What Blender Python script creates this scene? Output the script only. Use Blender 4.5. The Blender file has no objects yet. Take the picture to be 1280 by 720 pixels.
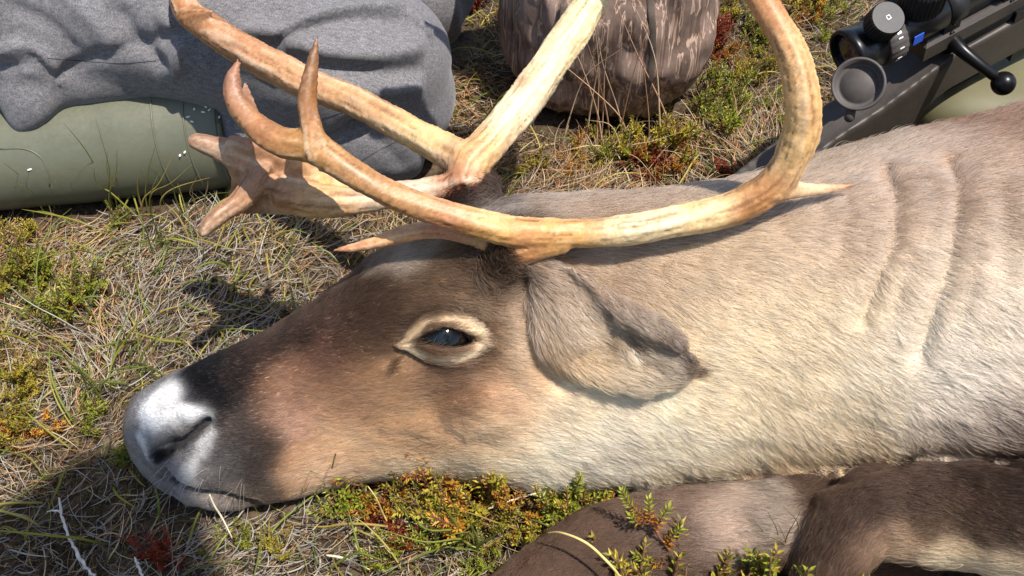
import bpy, math, random
import numpy as np
from mathutils import Vector, Matrix
from mathutils.bvhtree import BVHTree
from mathutils.kdtree import KDTree

rng = np.random.default_rng(7)
random.seed(7)
sc = bpy.context.scene
col = sc.collection

# ------------------------------------------------------------------ camera, sky, sun, exposure
CAM = np.array((0.0, -0.576, 0.72)); PITCH = math.radians(47); FPX = 1300.0
cam = bpy.data.cameras.new('camera'); cam.lens = 36*FPX/1280; cam.sensor_width = 36
cam.clip_start = 0.02; cam.clip_end = 400
camo = bpy.data.objects.new('camera', cam); col.objects.link(camo)
camo.location = CAM; camo.rotation_euler = (math.pi/2-PITCH, 0, 0); sc.camera = camo

SUN = np.array((0.31, -0.27, 1.0)); SUN /= np.linalg.norm(SUN)
world = bpy.data.worlds.new('World'); sc.world = world; world.use_nodes = True
wn = world.node_tree; bg = wn.nodes['Background']; sky = wn.nodes.new('ShaderNodeTexSky')
sky.sky_type = 'NISHITA'; sky.sun_disc = False
sky.sun_elevation = math.asin(SUN[2]); sky.sun_rotation = math.atan2(SUN[0], SUN[1])
wn.links.new(sky.outputs[0], bg.inputs[0]); bg.inputs[1].default_value = 0.14
sl = bpy.data.lights.new('sun', 'SUN'); sl.energy = 4.8; sl.angle = math.radians(0.6); sl.color = (1.0, 0.93, 0.86)
so = bpy.data.objects.new('sun', sl); col.objects.link(so)
so.rotation_euler = Vector(-SUN).to_track_quat('-Z', 'Y').to_euler(); so.location = (1.5, 0.8, 3)
sc.view_settings.view_transform = 'Standard'; sc.view_settings.look = 'None'
sc.view_settings.exposure = 0.64; sc.view_settings.gamma = 1.0
sc.render.engine = 'CYCLES'
sc.cycles.use_denoising = True
sc.cycles.max_bounces = 6; sc.cycles.transparent_max_bounces = 8

# ------------------------------------------------------------------ helpers
FW = np.array((0, math.cos(PITCH), -math.sin(PITCH))); UP = np.array((0, math.sin(PITCH), math.cos(PITCH))); RT = np.array((1.0, 0, 0))
def ray(px, py): return FW + (px-640)/FPX*RT - (py-360)/FPX*UP
def at(px, py, z=0.0):
    d = ray(px, py); return CAM + d*((z-CAM[2])/d[2])
def aty(px, py, y):
    d = ray(px, py); return CAM + d*((y-CAM[1])/d[1])
def atd(px, py, t): return CAM + ray(px, py)*t
def nrm(v): v = np.asarray(v, float); return v/np.maximum(np.linalg.norm(v, axis=-1, keepdims=True), 1e-12)
def lin(h):
    c = np.array([int(h[i:i+2], 16) for i in (0, 2, 4)])/255.0
    return np.where(c <= 0.04045, c/12.92, ((c+0.055)/1.055)**2.4)

def _hash(i, j, k, s):
    h = (i*374761393 + j*668265263 + k*2147483647 + s*1274126177) & 0xffffffff
    h = ((h ^ (h >> 13))*1274126177) & 0xffffffff
    h = ((h ^ (h >> 15))*2246822519) & 0xffffffff
    return ((h ^ (h >> 16)) & 0xffffff)/float(0xffffff)
def vnoise(P, s=0):
    P = np.asarray(P, float); I = np.floor(P).astype(np.int64); f = P-I; f = f*f*(3-2*f)
    r = 0
    for a in (0, 1):
        for b in (0, 1):
            for c in (0, 1):
                w = (f[:, 0] if a else 1-f[:, 0])*(f[:, 1] if b else 1-f[:, 1])*(f[:, 2] if c else 1-f[:, 2])
                r = r + w*_hash(I[:, 0]+a, I[:, 1]+b, I[:, 2]+c, s)
    return r*2-1
def fbm(P, s=0, o=3):
    r = 0; a = 1.0; P = np.asarray(P, float)
    for k in range(o): r = r+a*vnoise(P*(2**k), s+k*17); a *= 0.5
    return r

def put(o, parent=None):
    col.objects.link(o)
    if parent is not None: o.parent = parent
    return o
def tag(o, label, cat=None, group=None, kind=None):
    if label: o['label'] = label
    if cat: o['category'] = cat
    if group: o['group'] = group
    if kind: o['kind'] = kind
    return o
def empty(name, loc=(0, 0, 0)):
    o = bpy.data.objects.new(name, None); o.location = loc; o.empty_display_size = 0.05; return put(o)
def mesh(name, V, Fc, mat=None, parent=None, smooth=True, colors=None, link=True, origin=None):
    V = np.asarray(V, float)
    m = bpy.data.meshes.new(name)
    if origin is not None: V = V-np.asarray(origin)
    m.from_pydata([tuple(v) for v in V], [], [tuple(int(i) for i in f) for f in Fc]); m.update()
    if smooth: m.polygons.foreach_set('use_smooth', [True]*len(m.polygons))
    if colors is not None:
        a = m.attributes.new('col', 'FLOAT_COLOR', 'POINT')
        c = np.ones((len(V), 4)); c[:, :3] = colors; a.data.foreach_set('color', c.ravel())
    if mat: m.materials.append(mat)
    o = bpy.data.objects.new(name, m)
    if origin is not None: o.location = origin
    if link: put(o, parent)
    elif parent is not None: o.parent = parent
    return o
def mdata(m):
    V = np.empty(len(m.vertices)*3); m.vertices.foreach_get('co', V); V = V.reshape(-1, 3)
    N = np.empty(len(m.vertices)*3); m.vertices.foreach_get('normal', N); N = N.reshape(-1, 3)
    return V, N
def faces(m): return [tuple(p.vertices) for p in m.polygons]
def remesh(V, Fc, voxel, smooth=2, fac=0.5):
    o = mesh('tmp', V, Fc)
    md = o.modifiers.new('r', 'REMESH'); md.mode = 'VOXEL'; md.voxel_size = voxel
    if smooth:
        s = o.modifiers.new('s', 'SMOOTH'); s.iterations = smooth; s.factor = fac
    dg = bpy.context.evaluated_depsgraph_get()
    me = bpy.data.meshes.new_from_object(o.evaluated_get(dg))
    V2, N2 = mdata(me); F2 = faces(me)
    old = o.data; bpy.data.objects.remove(o); bpy.data.meshes.remove(old); bpy.data.meshes.remove(me)
    return V2, N2, F2
def vnormals(V, Fc):
    m = bpy.data.meshes.new('t'); m.from_pydata([tuple(v) for v in V], [], Fc); m.update()
    r = mdata(m)[1]; bpy.data.meshes.remove(m); return r
def join(parts):
    V = []; Fc = []; o = 0
    for v, f in parts:
        V.append(np.asarray(v)); Fc += [tuple(i+o for i in q) for q in f]; o += len(v)
    return np.concatenate(V), Fc
def catmull(P, n):
    P = np.asarray(P, float); Q = np.vstack([2*P[0]-P[1], P, 2*P[-1]-P[-2]]); out = []
    for i in range(1, len(Q)-2):
        for k in range(n):
            t = k/n; a, b, c, d = Q[i-1], Q[i], Q[i+1], Q[i+2]
            out.append(0.5*((2*b)+(c-a)*t+(2*a-5*b+4*c-d)*t*t+(3*b-a-3*c+d)*t**3))
    out.append(P[-1]); return np.array(out)
def frames(C, up0=(0, 0, 1)):
    T = nrm(np.gradient(C, axis=0)); A = np.zeros_like(C); B = np.zeros_like(C)
    u = np.asarray(up0, float)
    for i, t in enumerate(T):
        b = u-t*np.dot(u, t)
        if np.linalg.norm(b) < 1e-4: b = np.cross(t, (1, 0, 0))
        b = nrm(b); B[i] = b; A[i] = np.cross(t, b); u = b
    return T, A, B
def tube(C, R, n=14, flat=1.0, up0=(0, 0, 1), tip=True, flatB=None):
    C = np.asarray(C); R = np.asarray(R); T, A, B = frames(C, up0)
    ph = np.linspace(0, 2*np.pi, n, endpoint=False)
    V = (C[:, None]+A[:, None]*(R[:, None]*np.cos(ph))[..., None]+B[:, None]*(R[:, None]*np.sin(ph)*flat)[..., None]).reshape(-1, 3)
    m = len(C); Fc = [(i*n+k, i*n+(k+1) % n, (i+1)*n+(k+1) % n, (i+1)*n+k) for i in range(m-1) for k in range(n)]
    V = np.vstack([V, C[0], C[-1]+(T[-1]*R[-1]*0.8 if tip else 0)])
    a = m*n
    Fc += [(a, (k+1) % n, k) for k in range(n)]+[(a+1, (m-1)*n+k, (m-1)*n+(k+1) % n) for k in range(n)]
    return V, Fc
def stube(pts, rad, sub=6, **k):
    q = catmull(np.hstack([np.asarray(pts, float), np.asarray(rad, float)[:, None]]), sub)
    return tube(q[:, :3], np.maximum(q[:, 3], 0.0004), **k)
def ellipsoid(c, r, n=20, m=12, R=None):
    V = []
    for i in range(m+1):
        th = math.pi*i/m
        for k in range(n):
            ph = 2*math.pi*k/n; V.append((r[0]*math.sin(th)*math.cos(ph), r[1]*math.sin(th)*math.sin(ph), r[2]*math.cos(th)))
    V = np.array(V)
    if R is not None: V = V@np.asarray(R).T
    Fc = [(i*n+k, (i+1)*n+k, (i+1)*n+(k+1) % n, i*n+(k+1) % n) for i in range(m) for k in range(n)]
    return V+np.asarray(c), Fc
def lathe(prof, n=40, M=None):
    """profile [(x, r)] revolved about local X"""
    V = []
    for x, r in prof:
        for k in range(n):
            a = 2*math.pi*k/n; V.append((x, r*math.cos(a), r*math.sin(a)))
    Fc = [(i*n+k, i*n+(k+1) % n, (i+1)*n+(k+1) % n, (i+1)*n+k) for i in range(len(prof)-1) for k in range(n)]
    Fc.append(tuple(range(n-1, -1, -1))); Fc.append(tuple((len(prof)-1)*n+k for k in range(n)))
    V = np.array(V)
    return V, Fc
def xf(M, V): M = np.array(M); return np.asarray(V)@M[:3, :3].T+M[:3, 3]

def hair(name, P, R, C, mat, parent=None):
    """P (n,k,3) strand points, R (n,k) radii, C (n,3) linear colour"""
    n, k, _ = P.shape
    hc = bpy.data.hair_curves.new(name); hc.add_curves([k]*n)
    hc.attributes['position'].data.foreach_set('vector', np.ascontiguousarray(P, np.float32).ravel())
    ra = hc.attributes.get('radius') or hc.attributes.new('radius', 'FLOAT', 'POINT')
    ra.data.foreach_set('value', np.ascontiguousarray(R, np.float32).ravel())
    c4 = np.ones((n, 4), np.float32); c4[:, :3] = C
    ca = hc.attributes.new('col', 'FLOAT_COLOR', 'CURVE'); ca.data.foreach_set('color', c4.ravel())
    hc.materials.append(mat)
    o = bpy.data.objects.new(name, hc); return put(o, parent)

# ------------------------------------------------------------------ materials
def mat(name):
    m = bpy.data.materials.new(name); m.use_nodes = True
    return m, m.node_tree, m.node_tree.nodes['Principled BSDF']
def N(t, k, **kw):
    n = t.nodes.new(k)
    for a, b in kw.items(): setattr(n, a, b)
    return n
def noise(t, scale, detail=4, rough=0.6, coord='Object', stretch=None):
    tc = N(t, 'ShaderNodeTexCoord'); nz = N(t, 'ShaderNodeTexNoise')
    nz.inputs['Scale'].default_value = scale; nz.inputs['Detail'].default_value = detail; nz.inputs['Roughness'].default_value = rough
    if stretch:
        mp = N(t, 'ShaderNodeMapping'); mp.inputs['Scale'].default_value = stretch
        t.links.new(tc.outputs[coord], mp.inputs[0]); t.links.new(mp.outputs[0], nz.inputs['Vector'])
    else: t.links.new(tc.outputs[coord], nz.inputs['Vector'])
    return nz.outputs['Fac']
def ramp(t, fac, stops):
    r = N(t, 'ShaderNodeValToRGB'); e = r.color_ramp.elements
    while len(e) < len(stops): e.new(0.5)
    for i, (p, c) in enumerate(stops): e[i].position = p; e[i].color = (*c, 1)
    t.links.new(fac, r.inputs[0]); return r.outputs[0]
def bump(t, b, fac, strength, dist):
    n = N(t, 'ShaderNodeBump'); n.inputs['Strength'].default_value = strength; n.inputs['Distance'].default_value = dist
    t.links.new(fac, n.inputs['Height']); t.links.new(n.outputs[0], b.inputs['Normal']); return n
def mul(t, a, b, fac=1.0, mode='MULTIPLY'):
    x = N(t, 'ShaderNodeMix', data_type='RGBA', blend_type=mode); x.inputs[0].default_value = fac
    for s, v in ((x.inputs[6], a), (x.inputs[7], b)):
        if isinstance(v, tuple): s.default_value = (*v, 1)
        else: t.links.new(v, s)
    return x.outputs[2]
def simple(name, c, rough=0.6, metal=0.0, var=0.15, scale=60, bmp=0.0, spec=0.5):
    m, t, b = mat(name); c = np.asarray(c)
    f = noise(t, scale)
    t.links.new(ramp(t, f, [(0.3, tuple(c*(1-var))), (0.7, tuple(np.minimum(c*(1+var), 1)))]), b.inputs['Base Color'])
    b.inputs['Roughness'].default_value = rough; b.inputs['Metallic'].default_value = metal; b.inputs['Specular IOR Level'].default_value = spec
    if bmp: bump(t, b, noise(t, scale*4), bmp, 0.001)
    return m
def attr_mat(name, rough=0.8, spec=0.2, scale=200, var=0.25, bmp=0.3, bd=0.001, stretch=None):
    m, t, b = mat(name); a = N(t, 'ShaderNodeAttribute', attribute_name='col')
    f = noise(t, scale, stretch=stretch)
    t.links.new(mul(t, a.outputs[0], ramp(t, f, [(0.25, (1-var,)*3), (0.75, (1+var*0.3,)*3)])), b.inputs['Base Color'])
    b.inputs['Roughness'].default_value = rough; b.inputs['Specular IOR Level'].default_value = spec
    bump(t, b, f, bmp, bd); return m
def hair_mat(name):
    m, t, b = mat(name); t.nodes.remove(b)
    a = N(t, 'ShaderNodeAttribute', attribute_name='col')
    d = N(t, 'ShaderNodeBsdfDiffuse'); tr = N(t, 'ShaderNodeBsdfTranslucent'); h = N(t, 'ShaderNodeBsdfHairPrincipled')
    h.model = 'CHIANG'; h.parametrization = 'COLOR'; h.inputs['Roughness'].default_value = .55; h.inputs['Radial Roughness'].default_value = .8; h.inputs['IOR'].default_value = 1.25
    for n_ in (d, tr, h): t.links.new(a.outputs[0], n_.inputs['Color'])
    m1 = N(t, 'ShaderNodeMixShader'); m1.inputs[0].default_value = .5; t.links.new(d.outputs[0], m1.inputs[1]); t.links.new(tr.outputs[0], m1.inputs[2])
    m2 = N(t, 'ShaderNodeMixShader'); m2.inputs[0].default_value = .6; t.links.new(m1.outputs[0], m2.inputs[1]); t.links.new(h.outputs[0], m2.inputs[2])
    t.links.new(m2.outputs[0], t.nodes['Material Output'].inputs[0]); return m
def blade_mat(name):
    m, t, b = mat(name)
    a = N(t, 'ShaderNodeAttribute', attribute_name='col')
    t.links.new(a.outputs[0], b.inputs['Base Color']); b.inputs['Roughness'].default_value = 0.55; b.inputs['Specular IOR Level'].default_value = 0.3
    tr = N(t, 'ShaderNodeBsdfTranslucent'); t.links.new(a.outputs[0], tr.inputs[0])
    mx = N(t, 'ShaderNodeMixShader'); mx.inputs[0].default_value = 0.25
    t.links.new(b.outputs[0], mx.inputs[1]); t.links.new(tr.outputs[0], mx.inputs[2])
    t.links.new(mx.outputs[0], t.nodes['Material Output'].inputs[0]); return m

# ------------------------------------------------------------------ ground
def ground_h(x, y):
    P = np.stack([np.asarray(x, float), np.asarray(y, float), np.zeros(np.shape(x))], -1).reshape(-1, 3)
    h = 0.012*fbm(P*7, 3, 3)+0.0045*fbm(P*38, 9, 3)
    h += 0.016*np.exp(-((P[:, 0]+0.27)**2+(P[:, 1]-0.12)**2)/0.004)
    far = np.clip(np.hypot(P[:, 0], P[:, 1])-1.5, 0, None)
    h += 0.05*np.minimum(far, 4)*fbm(P*0.35, 21, 3)*0.5
    return (h-0.004).reshape(np.shape(x))
def build_ground():
    u = np.linspace(-1, 1, 401); g = np.sign(u)*(0.9*np.abs(u)+90*np.abs(u)**9)
    X, Y = np.meshgrid(g, g+0.15, indexing='ij'); Z = ground_h(X, Y)
    V = np.stack([X, Y, Z], -1).reshape(-1, 3); n = 401
    Fc = [(i*n+j, (i+1)*n+j, (i+1)*n+j+1, i*n+j+1) for i in range(n-1) for j in range(n-1)]
    m, t, b = mat('tundra_soil')
    c1 = ramp(t, noise(t, 14, 6), [(0.3, (0.05, 0.036, 0.026)), (0.5, (0.095, 0.07, 0.048)), (0.7, (0.15, 0.115, 0.078))])
    c2 = ramp(t, noise(t, 160, 5), [(0.3, (0.35, 0.33, 0.3)), (0.7, (1.25, 1.2, 1.1))])
    t.links.new(mul(t, c1, c2), b.inputs['Base Color']); b.inputs['Roughness'].default_value = 0.95; b.inputs['Specular IOR Level'].default_value = 0.1
    bump(t, b, noise(t, 220, 5), 0.9, 0.004)
    o = mesh('ground', V, Fc, m); o['kind'] = 'structure'; o['label'] = 'dark peaty tundra soil under dry grass and heath'
    return o
build_ground()

# ------------------------------------------------------------------ reindeer body
def fit(top, bot, w, roll=8, sink=0.006):
    top = np.array(top, float); bot = np.array(bot, float); mid = (top+bot)/2
    e = nrm((bot-top)[0]*RT-(bot-top)[1]*UP); r = math.radians(roll)
    a = np.array((0, -math.cos(r), math.sin(r))); b = np.array((0, math.sin(r), math.cos(r)))
    z = 0.1
    for _ in range(12):
        c = at(mid[0], mid[1], z); dep = np.dot(c-CAM, FW); ext = np.linalg.norm(bot-top)/FPX*dep/2
        h = math.sqrt(max(ext**2-(w*np.dot(a, e))**2, 0.015**2))/abs(np.dot(b, e)); z = 0.5*z+0.5*(math.hypot(h*math.cos(r), w*math.sin(r))-sink)
    return (*c, w, h, roll)
def loft(S, egg, sub=5, n=40, p=2.25):
    q = catmull(np.asarray(S, float), sub); C = q[:, :3]; T = nrm(np.gradient(C, axis=0))
    eg = np.interp(np.linspace(0, 1, len(q)), np.linspace(0, 1, len(egg)), egg)
    V = []; TT = []
    for i in range(len(q)):
        r = math.radians(q[i, 5]); b0 = np.array((0, math.sin(r), math.cos(r))); b = nrm(b0-T[i]*np.dot(b0, T[i])); a = np.cross(T[i], b)
        for k in range(n):
            f = 2*math.pi*k/n; cx = math.copysign(abs(math.cos(f))**(2/p), math.cos(f)); sy = math.copysign(abs(math.sin(f))**(2/p), math.sin(f))
            V.append(C[i]+a*q[i, 3]*cx*(1+eg[i]*sy)+b*q[i, 4]*sy); TT.append(T[i])
    m = len(q); Fc = [(i*n+k, i*n+(k+1) % n, (i+1)*n+(k+1) % n, (i+1)*n+k) for i in range(m-1) for k in range(n)]
    V += [C[0]-T[0]*q[0, 3]*0.25, C[-1]]; TT += [T[0], T[-1]]; a = m*n
    Fc += [(a, (k+1) % n, k) for k in range(n)]+[(a+1, (m-1)*n+k, (m-1)*n+(k+1) % n) for k in range(n)]
    return np.array(V), Fc, np.array(TT), C
secs = [  # top pixel, bottom pixel of the outline, half width
    ((184, 494), (190, 588), 0.0200), ((194, 484), (206, 600), 0.0275), ((216, 470), (228, 620), 0.0320), ((258, 452), (262, 654), 0.0320), ((318, 437), (324, 636), 0.0300), ((378, 399), (388, 612), 0.0330),
    ((428, 374), (450, 606), 0.0405), ((472, 337), (520, 604), 0.0500), ((522, 295), (590, 606), 0.0570), ((584, 260), (662, 611), 0.0570), ((648, 252), (738, 608), 0.0580), ((715, 261), (805, 602), 0.0640), ((795, 254), (872, 602), 0.0700),
    ((885, 238), (940, 604), 0.0760), ((982, 215), (1000, 601), 0.0860), ((1082, 187), (1072, 598), 0.0980), ((1180, 160), (1160, 606), 0.1120), ((1280, 142), (1262, 600), 0.1280), ((1400, 100), (1380, 630), 0.1450), ((1540, 70), (1520, 650), 0.1600)]
S = [fit(s[0], s[1], s[2]*1.08, roll=24 if i < 16 else 20) for i, s in enumerate(secs)]
S = [list(q_) for q_ in S]
for _ in range(2):
    B_ = np.array(S); B_[3:17] = .25*B_[2:16]+.5*B_[3:17]+.25*B_[4:18]; S = [tuple(q_) for q_ in B_]
l = S[-1]
for dx, k in ((.12, 1.04), (.26, 1.03), (.40, 1.0), (.54, .98), (.66, .86), (.72, .55), (.745, .2)):
    S.append((l[0]+dx, l[1]+0.02, l[2]*(k if k > .9 else .95), l[3]*k, l[4]*k, 16))
egg = [0, 0, -.05, -.1, -.12, -.08, .05, .12, .1, 0, -.05, -.08, -.05, 0] + [-.05]*14
trunkV, trunkF, trunkT, trunkC = loft(S, egg)
bvh_trunk = BVHTree.FromPolygons([tuple(v) for v in trunkV], trunkF)
def hit(px, py, bvh):
    d = nrm(ray(px, py)); r = bvh.ray_cast(Vector(CAM), Vector(d))
    return None if r[0] is None else (np.array(r[0]), np.array(r[1]))

def limb(pts, sub=6, n=24):
    q = catmull(np.array([(*at(px, py, z), r) for px, py, z, r in pts]), sub)
    V, Fc = tube(q[:, :3], q[:, 3], n=n); T = nrm(np.gradient(q[:, :3], axis=0))
    return V, Fc, np.vstack([np.repeat(T, n, axis=0), T[:1], T[-1:]]), q[:, :3]
legA = limb([(1150, 640, .050, .044), (1050, 655, .048, .040), (950, 664, .042, .036), (860, 670, .037, .0345), (770, 686, .034, .0335), (690, 732, .032, .032),
             (610, 790, .030, .026), (500, 870, .028, .020), (380, 950, .026, .019), (300, 1000, .024, .024), (250, 1030, .018, .022)])
legB = limb([(1500, 630, .15, .056), (1400, 646, .135, .048), (1300, 652, .115, .041), (1210, 645, .100, .036), (1140, 641, .092, .034), (1092, 639, .090, .032),
             (1056, 670, .080, .027), (1030, 722, .060, .022), (1005, 790, .040, .020), (985, 880, .028, .019), (975, 930, .022, .024), (970, 970, .015, .022)])
# hind leg beyond the frame
legC = limb([(1900, 520, .16, .10), (1800, 620, .12, .08), (1750, 760, .06, .045), (1850, 830, .045, .03), (1900, 960, .03, .024), (1900, 1080, .02, .026)])

# ear: a cupped leaf lying back over the neck
def ear_part(upper, lower, mid_off, edge_off, low_off, thick, nv=17):
    U = catmull(np.array(upper, float), 6); L = catmull(np.array(lower, float), 6); m = len(U)
    ctr = []; grid = np.zeros((m, nv, 3))
    for i in range(m):
        t = i/(m-1)
        for j in range(nv):
            v = j/(nv-1); p = U[i]*(1-v)+L[i]*v
            h = hit(p[0], p[1], bvh_trunk); dep = np.dot(h[0]-CAM, FW)
            e = abs(2*v-1)
            off = mid_off+((edge_off if v < .5 else low_off)-mid_off)*e**2
            off += np.interp(t, [0, .25, .6, 1], [-.001, .004, .0105, .0105])
            grid[i, j] = CAM+ray(p[0], p[1])*(dep-off)
    vd = nrm(grid.reshape(-1, 3)-CAM).reshape(m, nv, 3)
    th = thick*np.sqrt(np.clip(1-(np.linspace(-1, 1, nv))**6, 0.05, 1))[None, :, None]
    back = grid+vd*th
    V = np.concatenate([grid.reshape(-1, 3), back.reshape(-1, 3)]); o = m*nv; Fc = []
    for i in range(m-1):
        for j in range(nv-1):
            a = i*nv+j; Fc += [(a, a+1, a+nv+1, a+nv), (o+a, o+a+nv, o+a+nv+1, o+a+1)]
    for i in range(m-1): a = i*nv; Fc += [(a, a+nv, o+a+nv, o+a), (a+nv-1, o+a+nv-1, o+a+2*nv-1, a+2*nv-1)]
    for j in range(nv-1): Fc += [(j, o+j, o+j+1, j+1), ((m-1)*nv+j, (m-1)*nv+j+1, o+(m-1)*nv+j+1, o+(m-1)*nv+j)]
    Tt = nrm(np.gradient(grid, axis=0)).reshape(-1, 3)
    return V, Fc, np.vstack([Tt, Tt])
earV, earF, earT = ear_part([(664, 326), (714, 330), (762, 366), (802, 390), (842, 414), (870, 446)], [(664, 372), (676, 428), (706, 464), (760, 488), (824, 490), (866, 470)], .004, .013, .002, .0065)
# far ear, behind the poll
fe = [at(650, 350, .13)+np.array((0, .05, 0)), at(700, 350, .12)+np.array((0, .065, 0)), at(750, 350, .10)+np.array((0, .07, 0)), at(810, 345, .07)+np.array((0, .06, 0))]
farV, farF = stube(fe, [.016, .024, .022, .006], n=18, flat=.5)
farT = np.tile(nrm(fe[-1]-fe[0]), (len(farV), 1))

parts = [(trunkV, trunkF), (legA[0], legA[1]), (legB[0], legB[1]), (legC[0], legC[1]), (earV, earF), (farV, farF)]
# brow ridge over the eye, cheek, pedicles, chin
def blob(px, py, depth_in, r):
    h = hit(px, py, bvh_trunk); return ellipsoid(h[0]-h[1]*depth_in*np.sign(np.dot(h[1], CAM-h[0])), r)
lumps = [blob(560, 385, .014, (.030, .018, .018)), blob(552, 440, .016, (.030, .018, .020)), blob(610, 520, .034, (.06, .04, .045)), blob(585, 300, .02, (.03, .026, .026)),
         blob(250, 600, .019, (.024, .019, .018)), blob(214, 518, .019, (.017, .019, .018)), blob(620, 340, .02, (.03, .024, .026))]
PEDN = atd(642, 320, .728); PEDF = atd(582, 246, .768)
lumps += [ellipsoid(PEDN, (.022, .02, .02)), ellipsoid(PEDF, (.02, .02, .02))]
parts += lumps
V0, F0 = join(parts)
bodyV, bodyN, bodyF = remesh(V0, F0, 0.0030, 4)
# which part each vertex belongs to, and the lie of the hair there
srcV = np.concatenate([trunkV, legA[0], legB[0], legC[0], earV, farV])
srcT = np.concatenate([trunkT, legA[2], legB[2], legC[2], earT, farT])
srcP = np.concatenate([np.full(len(trunkV), 0), np.full(len(legA[0])+len(legB[0])+len(legC[0]), 1), np.full(len(earV)+len(farV), 2)])
kd = KDTree(len(srcV))
for i, v in enumerate(srcV): kd.insert(v, i)
kd.balance()
def bind(V):
    idx = np.array([kd.find(v)[1] for v in V]); return srcT[idx], srcP[idx]
bvh_body = BVHTree.FromPolygons([tuple(v) for v in bodyV], bodyF)
bvh_leg = BVHTree.FromPolygons([tuple(v) for v in join([(legA[0], legA[1]), (legB[0], legB[1]), (legC[0], legC[1])])[0]], join([(legA[0], legA[1]), (legB[0], legB[1]), (legC[0], legC[1])])[1])
bvh_ear = BVHTree.FromPolygons([tuple(v) for v in earV], earF)
def line_pts(poly, bvh, step=2.0):
    out = []
    for (a, b), (c, d) in zip(poly[:-1], poly[1:]):
        n = max(1, int(math.hypot(c-a, d-b)/step))
        for k in range(n): out.append((a+(c-a)*k/n, b+(d-b)*k/n))
    out.append(poly[-1])
    P = [hit(x, y, bvh) for x, y in out]; return np.array([p[0] for p in P if p is not None])
def near(V, P):
    d = np.full(len(V), 1e9)
    if len(P) == 0: return d
    lo = P.min(0)-0.12; hi = P.max(0)+0.12
    m = np.all((V > lo) & (V < hi), axis=1); idx = np.where(m)[0]
    k2 = KDTree(len(P))
    for i, p in enumerate(P): k2.insert(p, i)
    k2.balance()
    for i in idx: d[i] = k2.find(V[i])[2]
    return d
def wob(poly, amp=3, seed=0):
    q = catmull(np.array(poly, float), 5); r = np.random.default_rng(seed)
    return [tuple(p) for p in q]
sculpt = [  # polyline in the photograph's side view, radius, depth
    ([(1104, 212), (1116, 250), (1112, 300), (1094, 345), (1074, 400)], .0052, -.0044), ([(1184, 200), (1192, 250), (1182, 330), (1166, 380), (1146, 440)], .0060, -.0050),
    ([(1048, 245), (1051, 280), (1046, 310)], .0050, -.0010), ([(1244, 240), (1250, 300), (1246, 350)], .006, -.0012), ([(1156, 225), (1162, 260), (1158, 290)], .005, -.0012), ([(1126, 340), (1112, 380)], .006, -.0015),
    ([(1210, 300), (1204, 350), (1196, 390)], .006, -.0014),
    ([(200, 566), (214, 562), (232, 550), (256, 528)], .0045, -.0110), ([(201, 568), (216, 560)], .0058, -.020),
    ([(206, 590), (226, 606), (246, 613), (272, 618), (300, 624), (318, 628)], .0036, -.0095), ([(192, 518), (220, 510), (246, 512)], .009, .0035), ([(236, 622), (262, 628), (290, 630)], .010, .004), ([(225, 590), (250, 600)], .011, .003), ([(196, 500), (230, 500)], .012, .002),
    ([(500, 520), (540, 500), (590, 478), (630, 440)], .008, -.0016), ([(478, 452), (488, 444), (498, 438)], .004, -.003),
    ([(650, 330), (655, 400), (672, 460), (700, 480)], .007, -.005), ([(700, 335), (735, 366), (758, 388)], .005, -.005), ([(742, 372), (790, 396), (842, 426)], .0055, .0055), ([(676, 340), (700, 380), (716, 420)], .010, .003),
    ([(764, 412), (780, 436), (796, 450)], .012, -.0065), ([(1000, 606), (1050, 596), (1100, 580), (1200, 576), (1280, 578)], .010, -.006),
    ([(520, 428), (552, 420), (585, 424)], .0125, -.016)]
for poly, r, dpt in sculpt:
    d = near(bodyV, line_pts(wob(poly), bvh_body)); bodyV = bodyV+bodyN*(dpt*np.exp(-(d/r)**2))[:, None]
P_ = bodyV
bodyV = bodyV+bodyN*(0.0014*fbm(P_*28, 5, 3))[:, None]

bvh_sc = BVHTree.FromPolygons([tuple(v) for v in bodyV], bodyF)
# eye and eyelids
eh = hit(554, 421, bvh_body); ER = .0185
EN = nrm(eh[1]*0.75+nrm(CAM-eh[0])*0.25); EC = eh[0]-EN*(ER*.62)
def on_sphere(px, py, r):
    d = nrm(ray(px, py)); oc = CAM-EC; b = np.dot(oc, d); c = np.dot(oc, oc)-r*r; q = b*b-c
    return None if q < 0 else -b-math.sqrt(q)
inner = [(517, 429), (527, 423), (538, 414), (549, 408.5), (560, 407), (571, 409.5), (580, 415), (586, 422), (587, 428), (581, 433), (571, 435.5), (558, 435), (546, 432.5), (533, 431), (524, 431)]
inner = [(x, 424+(y-424)*.72) for x, y in inner]
q = catmull(np.array(inner+[inner[0]], float), 4)[:-1]; nin = len(q); ctr = np.array((553, 421.5))
rings = []; NR = 11
for k in range(NR):
    s = k/(NR-1); row = []
    for p in q:
        off = p-ctr; pp = p+off/np.linalg.norm(off)*(s*27)
        d = nrm(ray(*pp)); hb = hit(pp[0], pp[1], bvh_body); tb = np.linalg.norm(hb[0]-CAM)
        po = p; ts = on_sphere(po[0]*0.96+ctr[0]*.04, po[1]*0.96+ctr[1]*.04, ER+.0009); ti = tb if ts is None else min(ts, tb+.004)
        w = 0.5-0.5*math.cos(math.pi*min(1, s*1.05))
        t = ti*(1-w)+(tb+.0022*(s > .9))*w-.0006*math.sin(math.pi*min(1, s*1.7))*(s < .6)
        row.append(CAM+d*t)
    rings.append(row)
lidV = np.array(rings).reshape(-1, 3); lidF = [(k*nin+i, k*nin+(i+1) % nin, (k+1)*nin+(i+1) % nin, (k+1)*nin+i) for k in range(NR-1) for i in range(nin)]
lidring = np.repeat(np.arange(NR), nin)
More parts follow.
